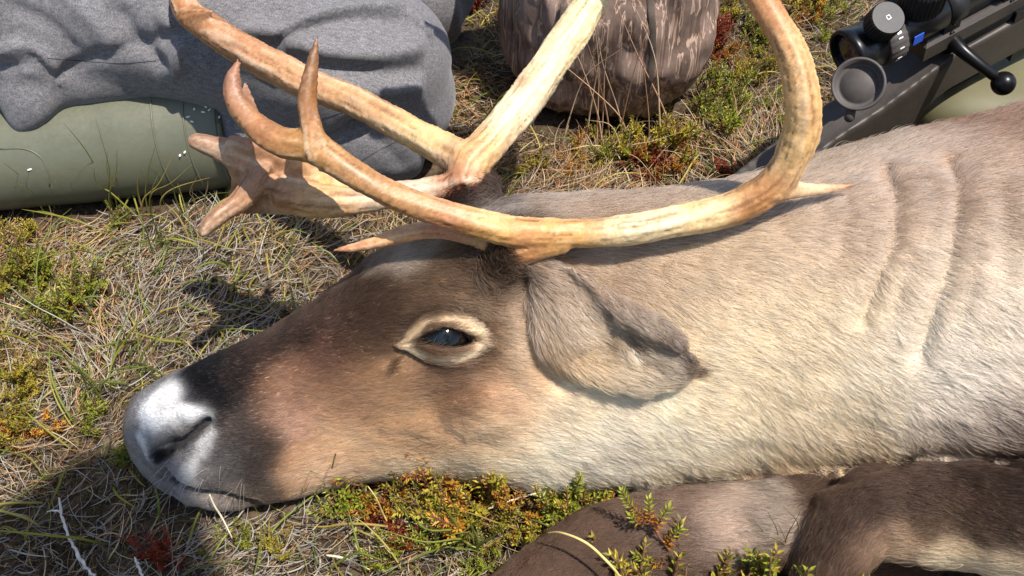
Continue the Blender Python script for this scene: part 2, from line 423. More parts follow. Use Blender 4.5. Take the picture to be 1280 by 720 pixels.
# inner fold turning in behind the lid edge
fold = np.array([CAM+(v-CAM)*1.006 for v in lidV[:nin]])
o = len(lidV); lidV = np.vstack([lidV, fold]); lidF += [(o+i, o+(i+1) % nin, (i+1) % nin, i) for i in range(nin)]; lidring = np.concatenate([lidring, np.full(nin, -1)])
nb = len(bodyV)
bodyV, bodyF = join([(bodyV, bodyF), (lidV, lidF)])
bodyN = vnormals(bodyV, bodyF)
if np.mean([np.dot(bodyN[nb+i], nrm(CAM-bodyV[nb+i])) for i in range(nin*4)]) < 0:
    bodyF = bodyF[:len(bodyF)-len(lidF)]+[tuple(reversed(f)) for f in bodyF[-len(lidF):]]; bodyN = vnormals(bodyV, bodyF)
lididx = np.concatenate([np.full(nb, 99), lidring])
bodyT, bodyP = bind(bodyV)

# coat colour and hair length, interpolated between points on the animal
CP0 = """205,500,8a8a8c,4,9 225,540,757373,3,8 190,560,8a8684,3,7 215,590,807a78,2,7 232,478,4a4a4e,5,6 248,470,2c2c30,5,9 262,492,2a2828,5,8 280,480,332e2c,5,9 286,508,322e2d,5,7
240,600,7d7a78,3,7 265,575,625f5e,4,7 265,600,6a6766,4,7 290,558,514c4a,5,8 318,578,4c4643,6,10 298,530,6f6460,5,7 285,615,7a7169,6,7 255,628,98908a,6,7 310,610,6e6257,7,8 322,520,7a6251,6,9 332,550,5c4e46,6,7
300,452,3c322e,5,9 340,425,4c3e36,6,11 395,400,55443a,6,13 440,372,584639,8,14
350,470,9a7860,7,12 352,530,b4907a,7,9 365,580,c09a78,9,10 400,440,76594a,7,13 420,500,b08c6e,8,14 430,560,d2ac86,10,13 400,597,d6b290,12,10 470,410,604c3d,8,12 470,370,5a4738,9,12 480,480,a88868,9,13 500,540,cca680,11,13 500,592,e8c8a0,14,12 560,490,8e725a,9,12 560,545,c8a27c,11,13 580,585,f0d6b0,15,13 612,430,80664f,10,10 640,500,b89474,12,13 620,545,dfbe96,13,13 530,365,74604c,9,12 575,352,7c6652,10,10 600,385,86705a,10,10 645,430,c8b092,13,8 650,385,b8a088,13,9 640,345,7e6a58,12,8 500,322,a49a8e,11,7 525,308,948a7c,12,7 478,322,857668,11,7 450,318,6a5648,10,9 560,312,75624f,18,8 600,305,6a5848,20,8 625,318,5e4e40,20,6 525,295,7a6c5e,18,7 660,470,c4a684,13,9 470,285,42352c,16,10 540,250,54443a,14,10 560,228,3a221e,14,9 545,245,362822,16,9 590,232,4a342c,14,6
620,235,aaa29a,16,10 600,255,9a948e,16,9 665,232,aca49c,17,12 700,242,a69686,18,12 760,255,a28c78,17,14
760,330,a6917a,15,18 850,340,b09a80,15,20 930,330,baa68c,16,20 1000,300,b6a28a,17,20 1060,280,b6a290,18,20 1150,230,b09c8a,20,22 1240,200,aa907a,20,20 1270,160,8c6c56,20,16 1270,250,a08c7a,20,20 1200,330,c4b4a0,20,22 1100,380,d2c0a4,20,24 1000,400,d8c4a0,18,24 900,420,deca a6,16,22""".replace('deca a6', 'decaa6') + """ 900,480,ead6b0,17,22 800,540,f4e6c6,18,22 720,560,f8eccf,18,20 650,585,f6e4c0,17,16 900,560,f2e0bc,19,22 1000,500,e6d2ae,19,24 1080,480,e6d4b2,20,22 1150,450,f0e6d2,21,20 1200,500,e2d6c4,21,16 1232,540,a09288,21,12 1270,556,82746c,20,14 1180,558,c8baa6,20,14 1050,570,d4bc98,22,18 980,592,d0b690,24,14 760,600,f2e6ca,20,16 850,600,e6d6b0,22,16 1270,420,e4d8c4,22,22 705,505,eed6b0,16,14 1100,230,ae9a88,19,18 960,230,a89480,18,16 1040,200,a8947e,19,16"""
CP1 = """700,690,6a564c,8,20 780,650,705c50,9,18 850,650,88746a,11,16 920,648,b4a498,13,9 965,648,9c948c,13,8 650,716,765f52,8,18 1080,610,5e4c42,9,14 1040,650,6a564a,9,12 1020,700,7a6456,9,12 1120,640,64524a,9,14 1200,620,5c4a42,9,16 1270,610,524239,9,18 1270,660,68564c,9,12 1200,660,76624f,9,12 1130,682,b8a086,11,8 1200,697,f0e2c2,12,7 1270,714,f4e6ca,12,7 1092,684,98806c,10,7 1052,712,8a7262,10,8 1350,620,524239,10,40 900,900,6a564c,8,60 400,900,6a564c,8,60"""
CP2 = """700,345,a08e7c,11,9 690,400,bca68e,12,9 722,402,d8c6ac,13,8 748,376,a69482,11,7 795,402,a39382,9,8 838,428,7a6c62,8,7 866,458,5e5046,7,6 820,450,b6a996,10,9 772,430,74634f,12,6 782,470,c6b69c,11,9 742,462,d6be98,12,9 702,440,b89e7e,12,9 805,470,c0b096,10,8"""
def parse(s):
    out = []
    for w in s.split():
        a = w.split(','); out.append((float(a[0]), float(a[1]), lin(a[2]), float(a[3])/1000, float(a[4])/1000))
    return out
bcol = np.zeros((len(bodyV), 3)); blen = np.zeros(len(bodyV))
for pid, (cps, bvh) in enumerate(((parse(CP0), bvh_body), (parse(CP1), bvh_leg), (parse(CP2), bvh_ear))):
    m = np.where(bodyP == pid)[0]; num = np.zeros((len(m), 4)); den = np.zeros(len(m))
    for px, py, c, ln, sg in cps:
        h = hit(px, py, bvh)
        if h is None: continue
        d2 = ((bodyV[m]-h[0])**2).sum(1); w = np.exp(-d2/(2*(sg*1.15)**2))/sg**2+1e-3/(d2+1e-4)/1e3
        num[:, :3] += w[:, None]*c; num[:, 3] += w*ln; den += w
    bcol[m] = num[:, :3]/den[:, None];
    if pid == 1:
        lum = bcol[m].mean(1, keepdims=True); bcol[m] *= np.clip(.42+1.5*lum, .42, 1)*np.array((1.05, .97, .88))
    blen[m] = num[:, 3]/den*(1.25 if pid == 2 else 1)
    if pid == 2: bcol[m] = np.clip(bcol[m]*1.15, 0, .9)
def stroke(poly, r, c, k=1.0, bvh=bvh_sc, ln=None):
    d = near(bodyV, line_pts(wob(poly), bvh)); d = np.clip(d+.0024*fbm(bodyV*110, 77, 3)+.0012*fbm(bodyV*420, 78, 2), 0, None); w = k*np.exp(-(d/r)**3)
    bcol[:] = bcol*(1-w[:, None])+lin(c)*w[:, None]
    if ln is not None: blen[:] = blen*(1-w)+ln*w
stroke([(496, 441), (508, 426), (528, 407), (555, 396), (580, 401), (595, 416)], .0036, 'e2caa4', .72, ln=.004, bvh=bvh_body)
stroke([(595, 416), (598, 430), (586, 444), (560, 447), (535, 444), (508, 440)], .0044, 'e8d2ae', .78, ln=.004, bvh=bvh_body)
stroke([(508, 441), (520, 436)], .004, 'e8d0a8', .8, ln=.004, bvh=bvh_body)
stroke([(182, 512), (196, 496), (212, 490)], .0112, 'e6e9ea', .92, ln=.004)
stroke([(184, 528), (205, 518), (232, 518), (254, 519)], .0082, 'e2e5e6', .92, ln=.003)
stroke([(174, 545), (180, 562), (188, 578)], .0035, 'd4d2d0', .8, ln=.002)
stroke([(225, 604), (238, 584), (250, 562), (262, 540)], .0055, 'b8b8b7', .8, ln=.003)
stroke([(222, 596), (240, 604)], .005, 'aaa8a6', .7, ln=.003)
stroke([(530, 462), (560, 466), (590, 460), (606, 444)], .005, '564437', .7, bvh=bvh_body)
stroke([(500, 415), (520, 398), (550, 386), (580, 388)], .005, '5a4738', .5, bvh=bvh_body)
stroke([(484, 468), (490, 452), (498, 444)], .0025, '4a3a30', .7, bvh=bvh_body)
stroke([(236, 464), (252, 478), (268, 500)], .0115, '1c1a1c', .92)
stroke([(285, 470), (330, 440), (380, 415)], .010, '3a2f2a', .6)
stroke([(300, 535), (320, 565), (312, 596)], .0125, '433b37', .6)
stroke([(262, 604), (290, 592)], .009, '565250', .7)
stroke([(196, 572), (210, 566), (230, 552), (258, 526)], .0055, '2e2b2c', .95, ln=.0015)
stroke([(197, 570), (214, 563)], .0075, '121011', .98, ln=.001)
stroke([(180, 575), (196, 590), (206, 600)], .004, '6c6462', .8, ln=.002)
stroke([(206, 592), (226, 607), (246, 613), (272, 618), (300, 624)], .0030, '2a2624', .9, ln=.002)
stroke([(455, 345), (480, 335), (520, 320)], .005, '9c9286', .5)
stroke([(1180, 545), (1230, 525), (1280, 500)], .02, '94867c', .45)
m_ = lididx <= 0; bcol[m_] = lin('1d1614'); m_ = lididx == 1; bcol[m_] = lin('2c211d')
bcol *= (1+0.10*fbm(bodyV*45, 31, 3))[:, None]; bcol = np.clip(bcol, 0.004, 0.9)

reindeer = empty('reindeer', (0.1, -0.05, 0)); RO = np.array(reindeer.location)
tag(reindeer, 'dead antlered reindeer lying on the tundra with grey brown coat and white nose', 'reindeer')
skin_mat = attr_mat('reindeer_skin', 0.9, 0.1, 350, 0.3, 0.4, 0.001)
body = mesh('body', bodyV-RO, bodyF, skin_mat, reindeer, colors=bcol)
# eyeball
ev, ef = ellipsoid((0, 0, 0), (ER, ER, ER), 48, 32)
m, t, b = mat('eye_cornea')
tc = N(t, 'ShaderNodeTexCoord'); vm = N(t, 'ShaderNodeVectorMath', operation='DISTANCE'); t.links.new(tc.outputs['Object'], vm.inputs[0])
vm.inputs[1].default_value = tuple(EN*ER+nrm(np.array((-.25, 0, 0.05)))*.001)
t.links.new(ramp(t, vm.outputs['Value'], [(0.0, (.008, .013, .017)), (0.0055, (.006, .010, .013)), (0.0080, (.002, .002, .002)), (0.02, (.006, .004, .003))]), b.inputs['Base Color'])
b.inputs['Roughness'].default_value = 0.16; b.inputs['Specular IOR Level'].default_value = .3; b.inputs['Coat Weight'].default_value = 0.15; b.inputs['Coat Roughness'].default_value = 0.05
bump(t, b, noise(t, 300, 2), 0.05, 0.0005)
eye = mesh('eye', ev, ef, m, reindeer); eye.location = EC-RO; eye['label'] = 'dark glassy eye with a clouded bluish pupil'

# ------------------------------------------------------------------ coat: hair strands
def scatter(V, Fc, dens):
    tri = []
    for f in Fc:
        tri.append(f[:3]);
        if len(f) == 4: tri.append((f[0], f[2], f[3]))
    tri = np.array(tri); A, B, C_ = V[tri[:, 0]], V[tri[:, 1]], V[tri[:, 2]]
    ar = 0.5*np.linalg.norm(np.cross(B-A, C_-A), axis=1); w = ar*dens[tri].mean(1)
    n = rng.poisson(w); ti = np.repeat(np.arange(len(tri)), n); k = len(ti)
    u = rng.random(k); v = rng.random(k); s = u+v > 1; u[s] = 1-u[s]; v[s] = 1-v[s]
    bc = np.stack([1-u-v, u, v], 1); T3 = tri[ti]
    return lambda arr: (arr[T3]*(bc[..., None] if arr.ndim > 1 else bc)).sum(1)
def coat():
    V, Nn = bodyV, bodyN
    T = bodyT-Nn*(bodyT*Nn).sum(1, keepdims=True)
    # hair on the neck and body also hangs down its flank
    down = np.array((0, 0, -1.0)); dt = down-Nn*(Nn@down)[:, None]
    k = np.interp(V[:, 0], [-.05, .05, .2, .5], [.0, .35, .55, .35])*(bodyP == 0)
    k = k+np.clip((blen-.014)/.01, 0, 1)*.25*(bodyP == 0)
    T = nrm(T+dt*k[:, None])
    # forehead whorl: hair on the brow points up to the poll
    dens = np.interp(blen, [.002, .006, .012, .02], [2.3e6, 1.7e6, 1.2e6, 1.1e6])
    see = np.clip((Nn*nrm(CAM-V)).sum(1)*2.2+1.1, .06, 1)
    dens = dens*see*np.interp(V[:, 0], [.52, 1.0], [1, .25])*np.where(V[:, 2] < .004, .1, 1)*np.where(V[:, 1] < -.42, .1, 1)
    dens = dens*np.where(lididx <= 1, 0, 1)*np.where(blen < .0017, 0.05, 1)
    g = scatter(V, bodyF, dens)
    P, n, t, c, L = g(V), nrm(g(Nn)), g(T), g(bcol), g(blen)
    K = len(P); part = g(bodyP.astype(float))
    dp = np.minimum(np.linalg.norm(P-PEDN, axis=1), np.linalg.norm(P-PEDF, axis=1)); tuf = np.exp(-(dp/.034)**4)*(part < .5)
    L = np.where((part < .5) & (L > .010), .009+(L-.010)*.38, L)
    lowf = np.stack([fbm(P*22, s, 2) for s in (41, 42, 43)], 1); midf = np.stack([fbm(P*90, s, 2) for s in (51, 52, 53)], 1)
    w1 = np.where(part > 1.5, .42, .25)
    d = t+lowf*w1[:, None]+midf*.22+rng.normal(0, .22, (K, 3))
    d = d+rng.normal(0, .5, (K, 3))*tuf[:, None]+np.stack([fbm(P*70, s_, 2) for s_ in (57, 58, 59)], 1)*tuf[:, None]*1.2
    d = nrm(d-n*(d*n).sum(1, keepdims=True)); L = L*(1-tuf)+.017*tuf; c = c*(1-.6*tuf[:, None])+lin('3a2a20')*.6*tuf[:, None]
    L = L*(0.65+0.5*rng.random(K))*(1+.25*fbm(P*60, 61, 2))
    lift = np.clip(rng.normal(.30, .13, K), .06, .9)+np.where(part > 1.5, .25, 0)
    lift = lift+.35*tuf
    long = rng.random(K) < .025; lift[long] += .3; L[long] *= 1.25
    s = np.array([0, .33, .68, 1.0])
    out = np.zeros((K, 4, 3))
    for i, q in enumerate(s):
        ang = lift*(1-.75*q)
        out[:, i] = P+(d*np.cos(ang)[:, None]+n*np.sin(ang)[:, None])*(L*q)[:, None]
    # gather tips into small tufts
    cell = np.maximum(L*.32, .0022); cs = 2.0**np.round(np.log2(cell)*2)
    cs = 2.0**(np.round(np.log2(cell)))
    key = np.floor((P+midf*.0012)/cs[:, None]).astype(np.int64)
    hsh = (key[:, 0]*73856093) ^ (key[:, 1]*19349663) ^ (key[:, 2]*83492791) ^ (np.round(np.log2(cs)).astype(np.int64)*2654435)
    _, inv = np.unique(hsh, return_inverse=True); cnt = np.bincount(inv)
    mt = np.stack([np.bincount(inv, out[:, 3, a])/cnt for a in range(3)], 1)[inv]
    cl = np.where(part > 1.5, .45, .10)+.16*rng.random(K)
    for i, q in enumerate(s): out[:, i] += (mt-out[:, 3])*(cl*q**1.6)[:, None] if i < 3 else 0
    out[:, 3] += (mt-out[:, 3])*cl[:, None]
    cellv = _hash(key[:, 0], key[:, 1], key[:, 2], 5)
    val = (0.80+0.34*cellv)*(0.82+0.36*rng.random(K))
    dark = rng.random(K) < np.clip((L-.009)/.02, 0, .16); val[dark] *= .5
    pale = rng.random(K) < .05; val[pale] *= 1.25
    c1 = np.clip(c*val[:, None], 0, .97); lum = c.mean(1); pw = np.where(part < .5, 1+.85*np.clip((lum-.08)/.35, 0, 1), 1+.3*np.clip((lum-.05)/.3, 0, 1))
    c1 = 1-(1-c1)**pw[:, None]; g_ = c1.mean(1, keepdims=True); c1 = g_+(c1-g_)*.90
    cc = np.clip(c1*np.array((.965, .895, .825)), .003, .95)
    r0 = np.interp(L, [.002, .006, .02], [.00010, .000125, .00017])*(0.8+.4*rng.random(K))
    R = r0[:, None]*np.array([1, .95, .7, .15])
    o = hair('fur', out-RO, R, cc, hair_mat('reindeer_hair'), reindeer); o['kind'] = 'stuff'
    global FURN; FURN = K
coat()

def whiskers():
    P = []; R = []; C = []
    for _ in range(46):
        px, py = rng.uniform(205, 320), rng.uniform(560, 628); h = hit(px, py, bvh_body)
        if h is None: continue
        d = nrm(h[1]*.8+np.array((-.5, -.2, -.5))+rng.normal(0, .35, 3)); L = rng.uniform(.012, .032); sag = np.array((0, 0, -1.0))
        P.append([h[0]+d*L*q+sag*L*.35*q*q for q in (0, .33, .66, 1)]); R.append(np.array((1, .8, .5, .15))*.00016); C.append(lin('c8c0b4') if rng.random() < .6 else lin('2a2624'))
    hair('whiskers', np.array(P)-RO, np.array(R), np.array(C), hair_mat('whisker_hair'), reindeer)['kind'] = 'stuff'
    P = []; R = []; C = []
    up = lidV[:nin]
    for i in range(nin):
        x, y = q[i]
        if y > 424 or x < 528: continue
        for _ in range(5):
            o_ = up[i]+rng.normal(0, .0005, 3); d = nrm(nrm(CAM-o_)*.5+np.array(((x-553)/60, -.1, -.05))+rng.normal(0, .2, 3)+UP*.15); L = rng.uniform(.004, .008)
            P.append([o_+d*L*t_-UP*L*.35*t_*t_ for t_ in (0, .33, .66, 1)]); R.append(np.array((1, .9, .6, .2))*.00016); C.append(lin('1a1412'))
    hair('eyelashes', np.array(P)-RO, np.array(R), np.array(C), hair_mat('lash_hair'), reindeer)['kind'] = 'stuff'
whiskers()

# ------------------------------------------------------------------ antlers
ANT_BASE = {}
def antler_mesh(name, branches, plates, label, palette, streak, seed):
    prts = []; cl = []
    for k, (pts, rad, kw) in enumerate(branches):
        q = catmull(np.hstack([np.array(pts), np.array(rad)[:, None]]), 8); C = q[:, :3]; R = np.maximum(q[:, 3], .0012)
        s = np.cumsum(np.r_[0, np.linalg.norm(np.diff(C, axis=0), axis=1)])
        C = C+np.stack([fbm(np.stack([s*22+seed*7+k*3, s*0+i*5.1, s*0], 1), 70+i, 2) for i in range(3)], 1)*(R*.10)[:, None]
        R = R*(1+.06*fbm(np.stack([s*40, s*0+k*9.3+seed, s*0], 1), 81, 2))
        prts.append(tube(C, R, n=18, **kw)); T, A, B = frames(C, kw.get('up0', (0, 0, 1)))
        cl.append((C, s, A, B, R, k))
    prts += plates
    V, Fc = join(prts); V, Nn, Fc = remesh(V, Fc, .0021, 3)
    allC = np.concatenate([c[0] for c in cl]); k3 = KDTree(len(allC))
    for i, p in enumerate(allC): k3.insert(p, i)
    k3.balance(); idx = np.array([k3.find(v)[1] for v in V])
    allS = np.concatenate([c[1] for c in cl])[idx]; allA = np.concatenate([c[2] for c in cl])[idx]; allB = np.concatenate([c[3] for c in cl])[idx]
    allR = np.concatenate([c[4] for c in cl])[idx]; bid = np.concatenate([np.full(len(c[0]), c[5]) for c in cl])[idx]
    rel = V-allC[idx]; ang = np.arctan2((rel*allB).sum(1), (rel*allA).sum(1))
    Q = np.stack([allS*14, np.cos(ang)*2.6, np.sin(ang)*2.6], 1)+bid[:, None]*11.3+seed
    Q2 = np.stack([allS*45, np.cos(ang)*7, np.sin(ang)*7], 1)+bid[:, None]*5.3+seed
    f1 = fbm(Q, 91, 4); f2 = fbm(Q2, 95, 4)
    V = V+Nn*(0.0010*f2+0.0009*f1+.0005*fbm(V*300, 98, 2))[:, None]*np.clip(allR/.015, .3, 1.2)[:, None]
    base = np.zeros((len(V), 3)); wsum = np.zeros(len(V))
    for p, c in palette:
        d2 = ((V-p)**2).sum(1); w = 1/(d2+1.5e-4)**2; base += w[:, None]*lin(c); wsum += w
    base /= wsum[:, None]
    light = lin('f6ead0'); dk = lin('6a4426')
    w = np.clip(f1*1.1+f2*.7+streak-.05, 0, 1)[:, None]*.4; base = base*(1-w)+light*w*.85
    w = np.clip(-f1*.9-f2*.9-.28, 0, 1)[:, None]*.75; base = base*(1-w)+dk*w
    f3 = fbm(V*30, 103+seed, 3); w = np.clip(f3*1.2-.1, 0, 1)[:, None]*.5; base = base*(1-w)+lin('a06a3e')*w
    base *= (1+.16*fbm(V*260, 99, 2)+.10*fbm(V*90, 100, 2))[:, None]
    o = mesh(name, V-RO, Fc, ANT_MAT, reindeer, colors=np.clip(base*np.array((.86, .82, .78)), .01, .9)); o['label'] = label; return o
ANT_MAT = attr_mat('antler_bone', 0.5, 0.4, 420, 0.28, 0.35, 0.0008)
def ap(l): return [atd(px, py, t) for px, py, t, r in l], [r for *_, r in l]
def br(l, **kw): p, r = ap(l); return (p, r, kw)
PT = .714
near_br = [
    br([(636, 322, PT+.014, .0115), (656, 311, PT-.002, .0105), (705, 299, PT-.010, .0092)]),
    br([(600, 281, .702, .0085), (640, 290, .702, .0090), (700, 293, .701, .0098), (770, 287, .698, .0100), (850, 276, .697, .0108), (925, 258, .698, .0122), (975, 222, .690, 0.0118), (1000, 172, .674, 0.0123), (1003, 122, .660, 0.0116), (990, 70, .652, 0.0102), (962, 15, .652, 0.0091), (925, -45, .665, .0099), (870, -120, .69, .0103), (790, -190, .70, .0114), (690, -250, .68, .0114), (600, -290, .65, .0053)], up0=(0, 1, 0)),
    br([(700, 293, .701, 0.0108), (640, 290, .702, 0.0108), (570, 271, .699, 0.0100), (500, 248, .695, 0.0092), (440, 215, .694, 0.0096), (395, 187, .694, 0.0110), (352, 178, .696, 0.0101), (318, 155, .698, 0.0091), (295, 125, .700, 0.0074), (291, 98, .700, 0.0055), (299, 74, .700, 0.0014)], up0=(0, 1, 0)),
    br([(400, 196, .694, 0.0105), (390, 165, .690, 0.0078), (384, 130, .686, 0.0067), (389, 90, .680, 0.0052), (397, 44, .672, 0.0012)]),
    br([(322, 165, .70, .0072), (314, 140, .705, .0047), (308, 118, .710, .0032), (305, 98, .714, .0009)]),
    br([(640, 314, .722, .0090), (590, 296, .724, .0067), (545, 287, .724, .0060), (505, 292, .728, .0060), (470, 303, .730, .0046), (440, 310, .732, .0034), (416, 313, .734, .0013)]),
    br([(970, 235, .694, .0104), (1005, 238, .700, .0055), (1035, 236, .704, .0040), (1067, 231, .706, .0013)])]
near_pal = [(atd(650, 312, .705), 'c88c5c'), (atd(700, 300, .696), 'd8a868'), (atd(800, 282, .685), 'f0dcae'), (atd(900, 265, .685), 'ecd09a'), (atd(1000, 160, .665), 'e0b87c'), (atd(990, 70, .65), 'deb27a'), (atd(960, 10, .65), 'd8a070'),
            (atd(620, 288, .70), 'd8aa66'), (atd(520, 255, .695), 'b88c5c'), (atd(450, 220, .694), 'ac8052'), (atd(390, 180, .694), 'b0844e'), (atd(386, 120, .684), '9c7048'), (atd(397, 50, .674), '926a4c'), (atd(310, 150, .70), 'a87c58'), (atd(295, 100, .70), '9c7058'),
            (atd(545, 286, .707), 'd4916c'), (atd(500, 292, .706), 'e2ac74'), (atd(430, 312, .708), 'b98058'), (atd(1035, 236, .69), 'e4caa0'), (atd(1065, 231, .69), 'b87c54'), (atd(935, 268, .685), 'b88450')]
ANT_BASE['near'] = antler_mesh('antler', near_br, [], 'antler with bleached beam curling over the neck and a brown forked front branch', near_pal, -.12, 3)
FY = .008
far_br = [
    br([(580, 236, .756, 0.0141), (588, 208, .758, 0.0148), (612, 180, .768, 0.0137), (645, 140, .780, 0.0138), (682, 88, .790, 0.0137), (715, 38, .797, 0.0131), (745, -12, .80, 0.0123), (790, -100, .80, 0.0118), (800, -200, .78, 0.0122), (740, -280, .75, 0.0114), (650, -330, .70, 0.0046)], up0=(0, 1, 0)),
    br([(588, 208, .760, 0.0152), (555, 188, .778, 0.0127), (515, 164, .800, 0.0116), (455, 133, .825, 0.0123), (390, 106, .845, 0.0131), (320, 72, .865, 0.0136), (262, 36, .880, 0.0125), (236, 16, .885, 0.0120), (228, -20, .89, 0.0104), (232, -60, .90, 0.0033)], up0=(0, 1, 0)),
    br([(238, 26, .880, 0.0100), (248, 19, .870, 0.0056), (266, 14, .862, 0.0013)]),
    br([(582, 230, .756, .0112), (540, 238, .758, .0095), (500, 243, .760, .0095), (450, 250, .762, .0105), (400, 250, .762, .0130), (350, 238, .760, .014)], up0=(0, 1, 0)),
    br([(330, 215, .760, 0.0115), (300, 250, .757, 0.0085), (276, 268, .755, 0.0072), (260, 282, .754, 0.0060), (252, 294, .752, 0.0032)]),
    br([(340, 215, .760, 0.0115), (300, 196, .760, 0.0108), (265, 184, .760, 0.0080), (240, 176, .760, 0.0058)])]
def plate(poly, y, th):
    """a flat palm of antler: outline at its own distance, rounded thickness"""
    P = np.array([aty(a, b_, y) for a, b_ in poly]); c = P.mean(0); V = [c+np.array((0, -th, 0)), c+np.array((0, th, 0))]; n = len(P)
    inn = c+(P-c)*.86
    V = np.vstack([V, P, inn+np.array((0, -th*.85, 0)), inn+np.array((0, th*.85, 0))]); Fc = []
    for i in range(n):
        j = (i+1) % n
        Fc += [(0, 2+n+i, 2+n+j), (1, 2+2*n+j, 2+2*n+i), (2+n+i, 2+i, 2+j, 2+n+j), (2+2*n+i, 2+2*n+j, 2+j, 2+i)]
    return V, Fc
palm = plate([(276, 198), (284, 168), (322, 172), (372, 198), (424, 222), (476, 238), (476, 256), (428, 266), (372, 268), (330, 266), (300, 268), (284, 248), (288, 220)], FY, .006)
far_pal = [(atd(590, 205, .76), 'e6c084'), (atd(640, 150, .78), 'f4e4bc'), (atd(720, 30, .797), 'f0dcaa'), (atd(540, 180, .785), 'eac88a'), (atd(450, 130, .826), 'ca9e70'), (atd(390, 106, .845), 'c89a70'), (atd(300, 60, .87), 'b88862'), (atd(240, 15, .885), 'a87850'), (atd(228, -20, .89), 'ae7c54'),
           (aty(300, 195, FY), 'a87e60'), (aty(245, 178, FY), 'a08068'), (aty(330, 225, FY), 'a87c5a'), (aty(400, 250, FY), 'e0b070'), (aty(280, 265, FY), '9c8068'), (aty(254, 292, FY), '8a7464'), (atd(510, 225, .76), 'e2cdb4'), (atd(580, 225, .757), 'a05c48')]
ANT_BASE['far'] = antler_mesh('antler', far_br, [palm], 'antler with a pale beam rising back and a flat brow shovel over the grass', far_pal, -.06, 17)

# ------------------------------------------------------------------ kneeling person in grey trousers and rubber boots
def cloth_mat(name, dark, light, weave=900):
    m, t, b = mat(name)
    f1 = noise(t, weave, 3, 0.7); f2 = noise(t, weave*0.35, 3, 0.6, stretch=(0.5, 1.6, 1)); f3 = noise(t, 9, 3)
    c = ramp(t, f1, [(0.32, dark), (0.68, light)]); c = mul(t, c, ramp(t, f2, [(0.3, (.72,)*3), (0.7, (1.22,)*3)])); c = mul(t, c, ramp(t, f3, [(0.3, (.92,)*3), (0.7, (1.08,)*3)]))
    t.links.new(c, b.inputs['Base Color']); b.inputs['Roughness'].default_value = 0.92; b.inputs['Specular IOR Level'].default_value = 0.15
    b.inputs['Sheen Weight'].default_value = 0.15
    bump(t, b, f1, 0.35, 0.0008); return m
def sculpted(V, Fc, Nn, strokes, bvh=None):
    bvh = bvh or BVHTree.FromPolygons([tuple(v) for v in V], Fc)
    for poly, r, dpt in strokes:
        P = line_pts(wob(poly), bvh)
        if len(P) == 0: continue
        d = near(V, P); V = V+Nn*(1.15*dpt*np.exp(-(d/(r*.75))**2))[:, None]
    return V
def limbp(pts, n=24, flat=1.0, up0=(0, 0, 1)):
    q = catmull(np.array([(*p, r) for p, r in pts]), 6); return tube(q[:, :3], q[:, 3], n=n, flat=flat, up0=up0)
HX = -0.64
person = empty('person', (-0.35, 0.36, 0)); PO = np.array(person.location)
tag(person, 'person kneeling behind the antlers in grey trousers and green rubber boots', 'person')
A = lambda px, py, z: at(px, py, z)
knee = A(468, 128, .085)
thigh = [(A(462, 112, .112), .074), (A(420, 62, .150), .084), (A(330, 34, .165), .086), (A(200, 8, .175), .088), (A(60, -20, .19), .098), (A(-100, -40, .21), .112), (np.array((HX, .44, .24)), .125)]
shank = [(A(262, 156, .062), .050), (A(320, 152, .066), .058), (A(400, 150, .070), .066), (A(478, 146, .073), .070), (A(500, 140, .075), .062)]
tp = [limbp(thigh), limbp(shank), ellipsoid(knee+np.array((.012, 0, .012)), (.072, .070, .074)), ellipsoid(A(470, 75, .14), (.074, .068, .070)),
      ellipsoid((HX+.02, .50, .27), (.17, .20, .15)),
      limbp([(A(40, 40, .175), .055), (A(36, 90, .14), .050), (A(34, 130, .120), .036), (A(26, 158, .105), .018)], flat=.8),
      limbp([(A(250, 60, .14), .05), (A(150, 78, .135), .045), (A(60, 86, .135), .045)], flat=.8)]
off = np.array((0.03, .24, 0))
tp += [limbp([(p+off, r) for p, r in thigh]), limbp([(p+off, r) for p, r in shank]), ellipsoid(knee+off, (.072, .068, .074))]
V, Fc = join(tp); V, Nn, Fc = remesh(V, Fc, .0048, 16, .6)
V = sculpted(V, Fc, Nn, [
    ([(340, 42), (400, 18), (455, 8), (505, 14), (535, 40)], .006, .006), ([(345, 50), (400, 30), (455, 22), (500, 26)], .009, -.006),
    ([(292, 50), (306, 36), (340, 40), (400, 62), (470, 68), (520, 60)], .010, .0075), ([(330, 62), (400, 84), (470, 92), (520, 88)], .010, -.005), ([(300, 76), (380, 100), (450, 112), (520, 110)], .011, .004),
    ([(40, 72), (70, 95), (100, 78), (160, 60), (230, 40)], .009, -.005), ([(150, 20), (170, 50), (200, 80)], .012, -.007), ([(205, 20), (225, 50), (215, 90)], .010, .006),
    ([(0, 62), (30, 58), (50, 70), (75, 100)], .008, .005), ([(0, 84), (30, 82)], .006, -.004), ([(500, 205), (470, 170), (440, 150)], .01, -.003), ([(80, -10), (120, 30), (140, 60)], .012, .004), ([(20, 10), (60, 30), (90, 60)], .010, -.004)])
V = V+Nn*(.0012*fbm(V*np.array((10, 20, 20)), 111, 3)+.0003*fbm(V*80, 112, 2))[:, None]
trousers_mat = cloth_mat('grey_wool_cloth', (.078, .076, .082), (.215, .208, .212), 800)
tro = mesh('trousers', V-PO, Fc, trousers_mat, person)
tro['label'] = 'grey melange wool trousers with soft folds at the knee'
bvh_tro = BVHTree.FromPolygons([tuple(v) for v in V], Fc)
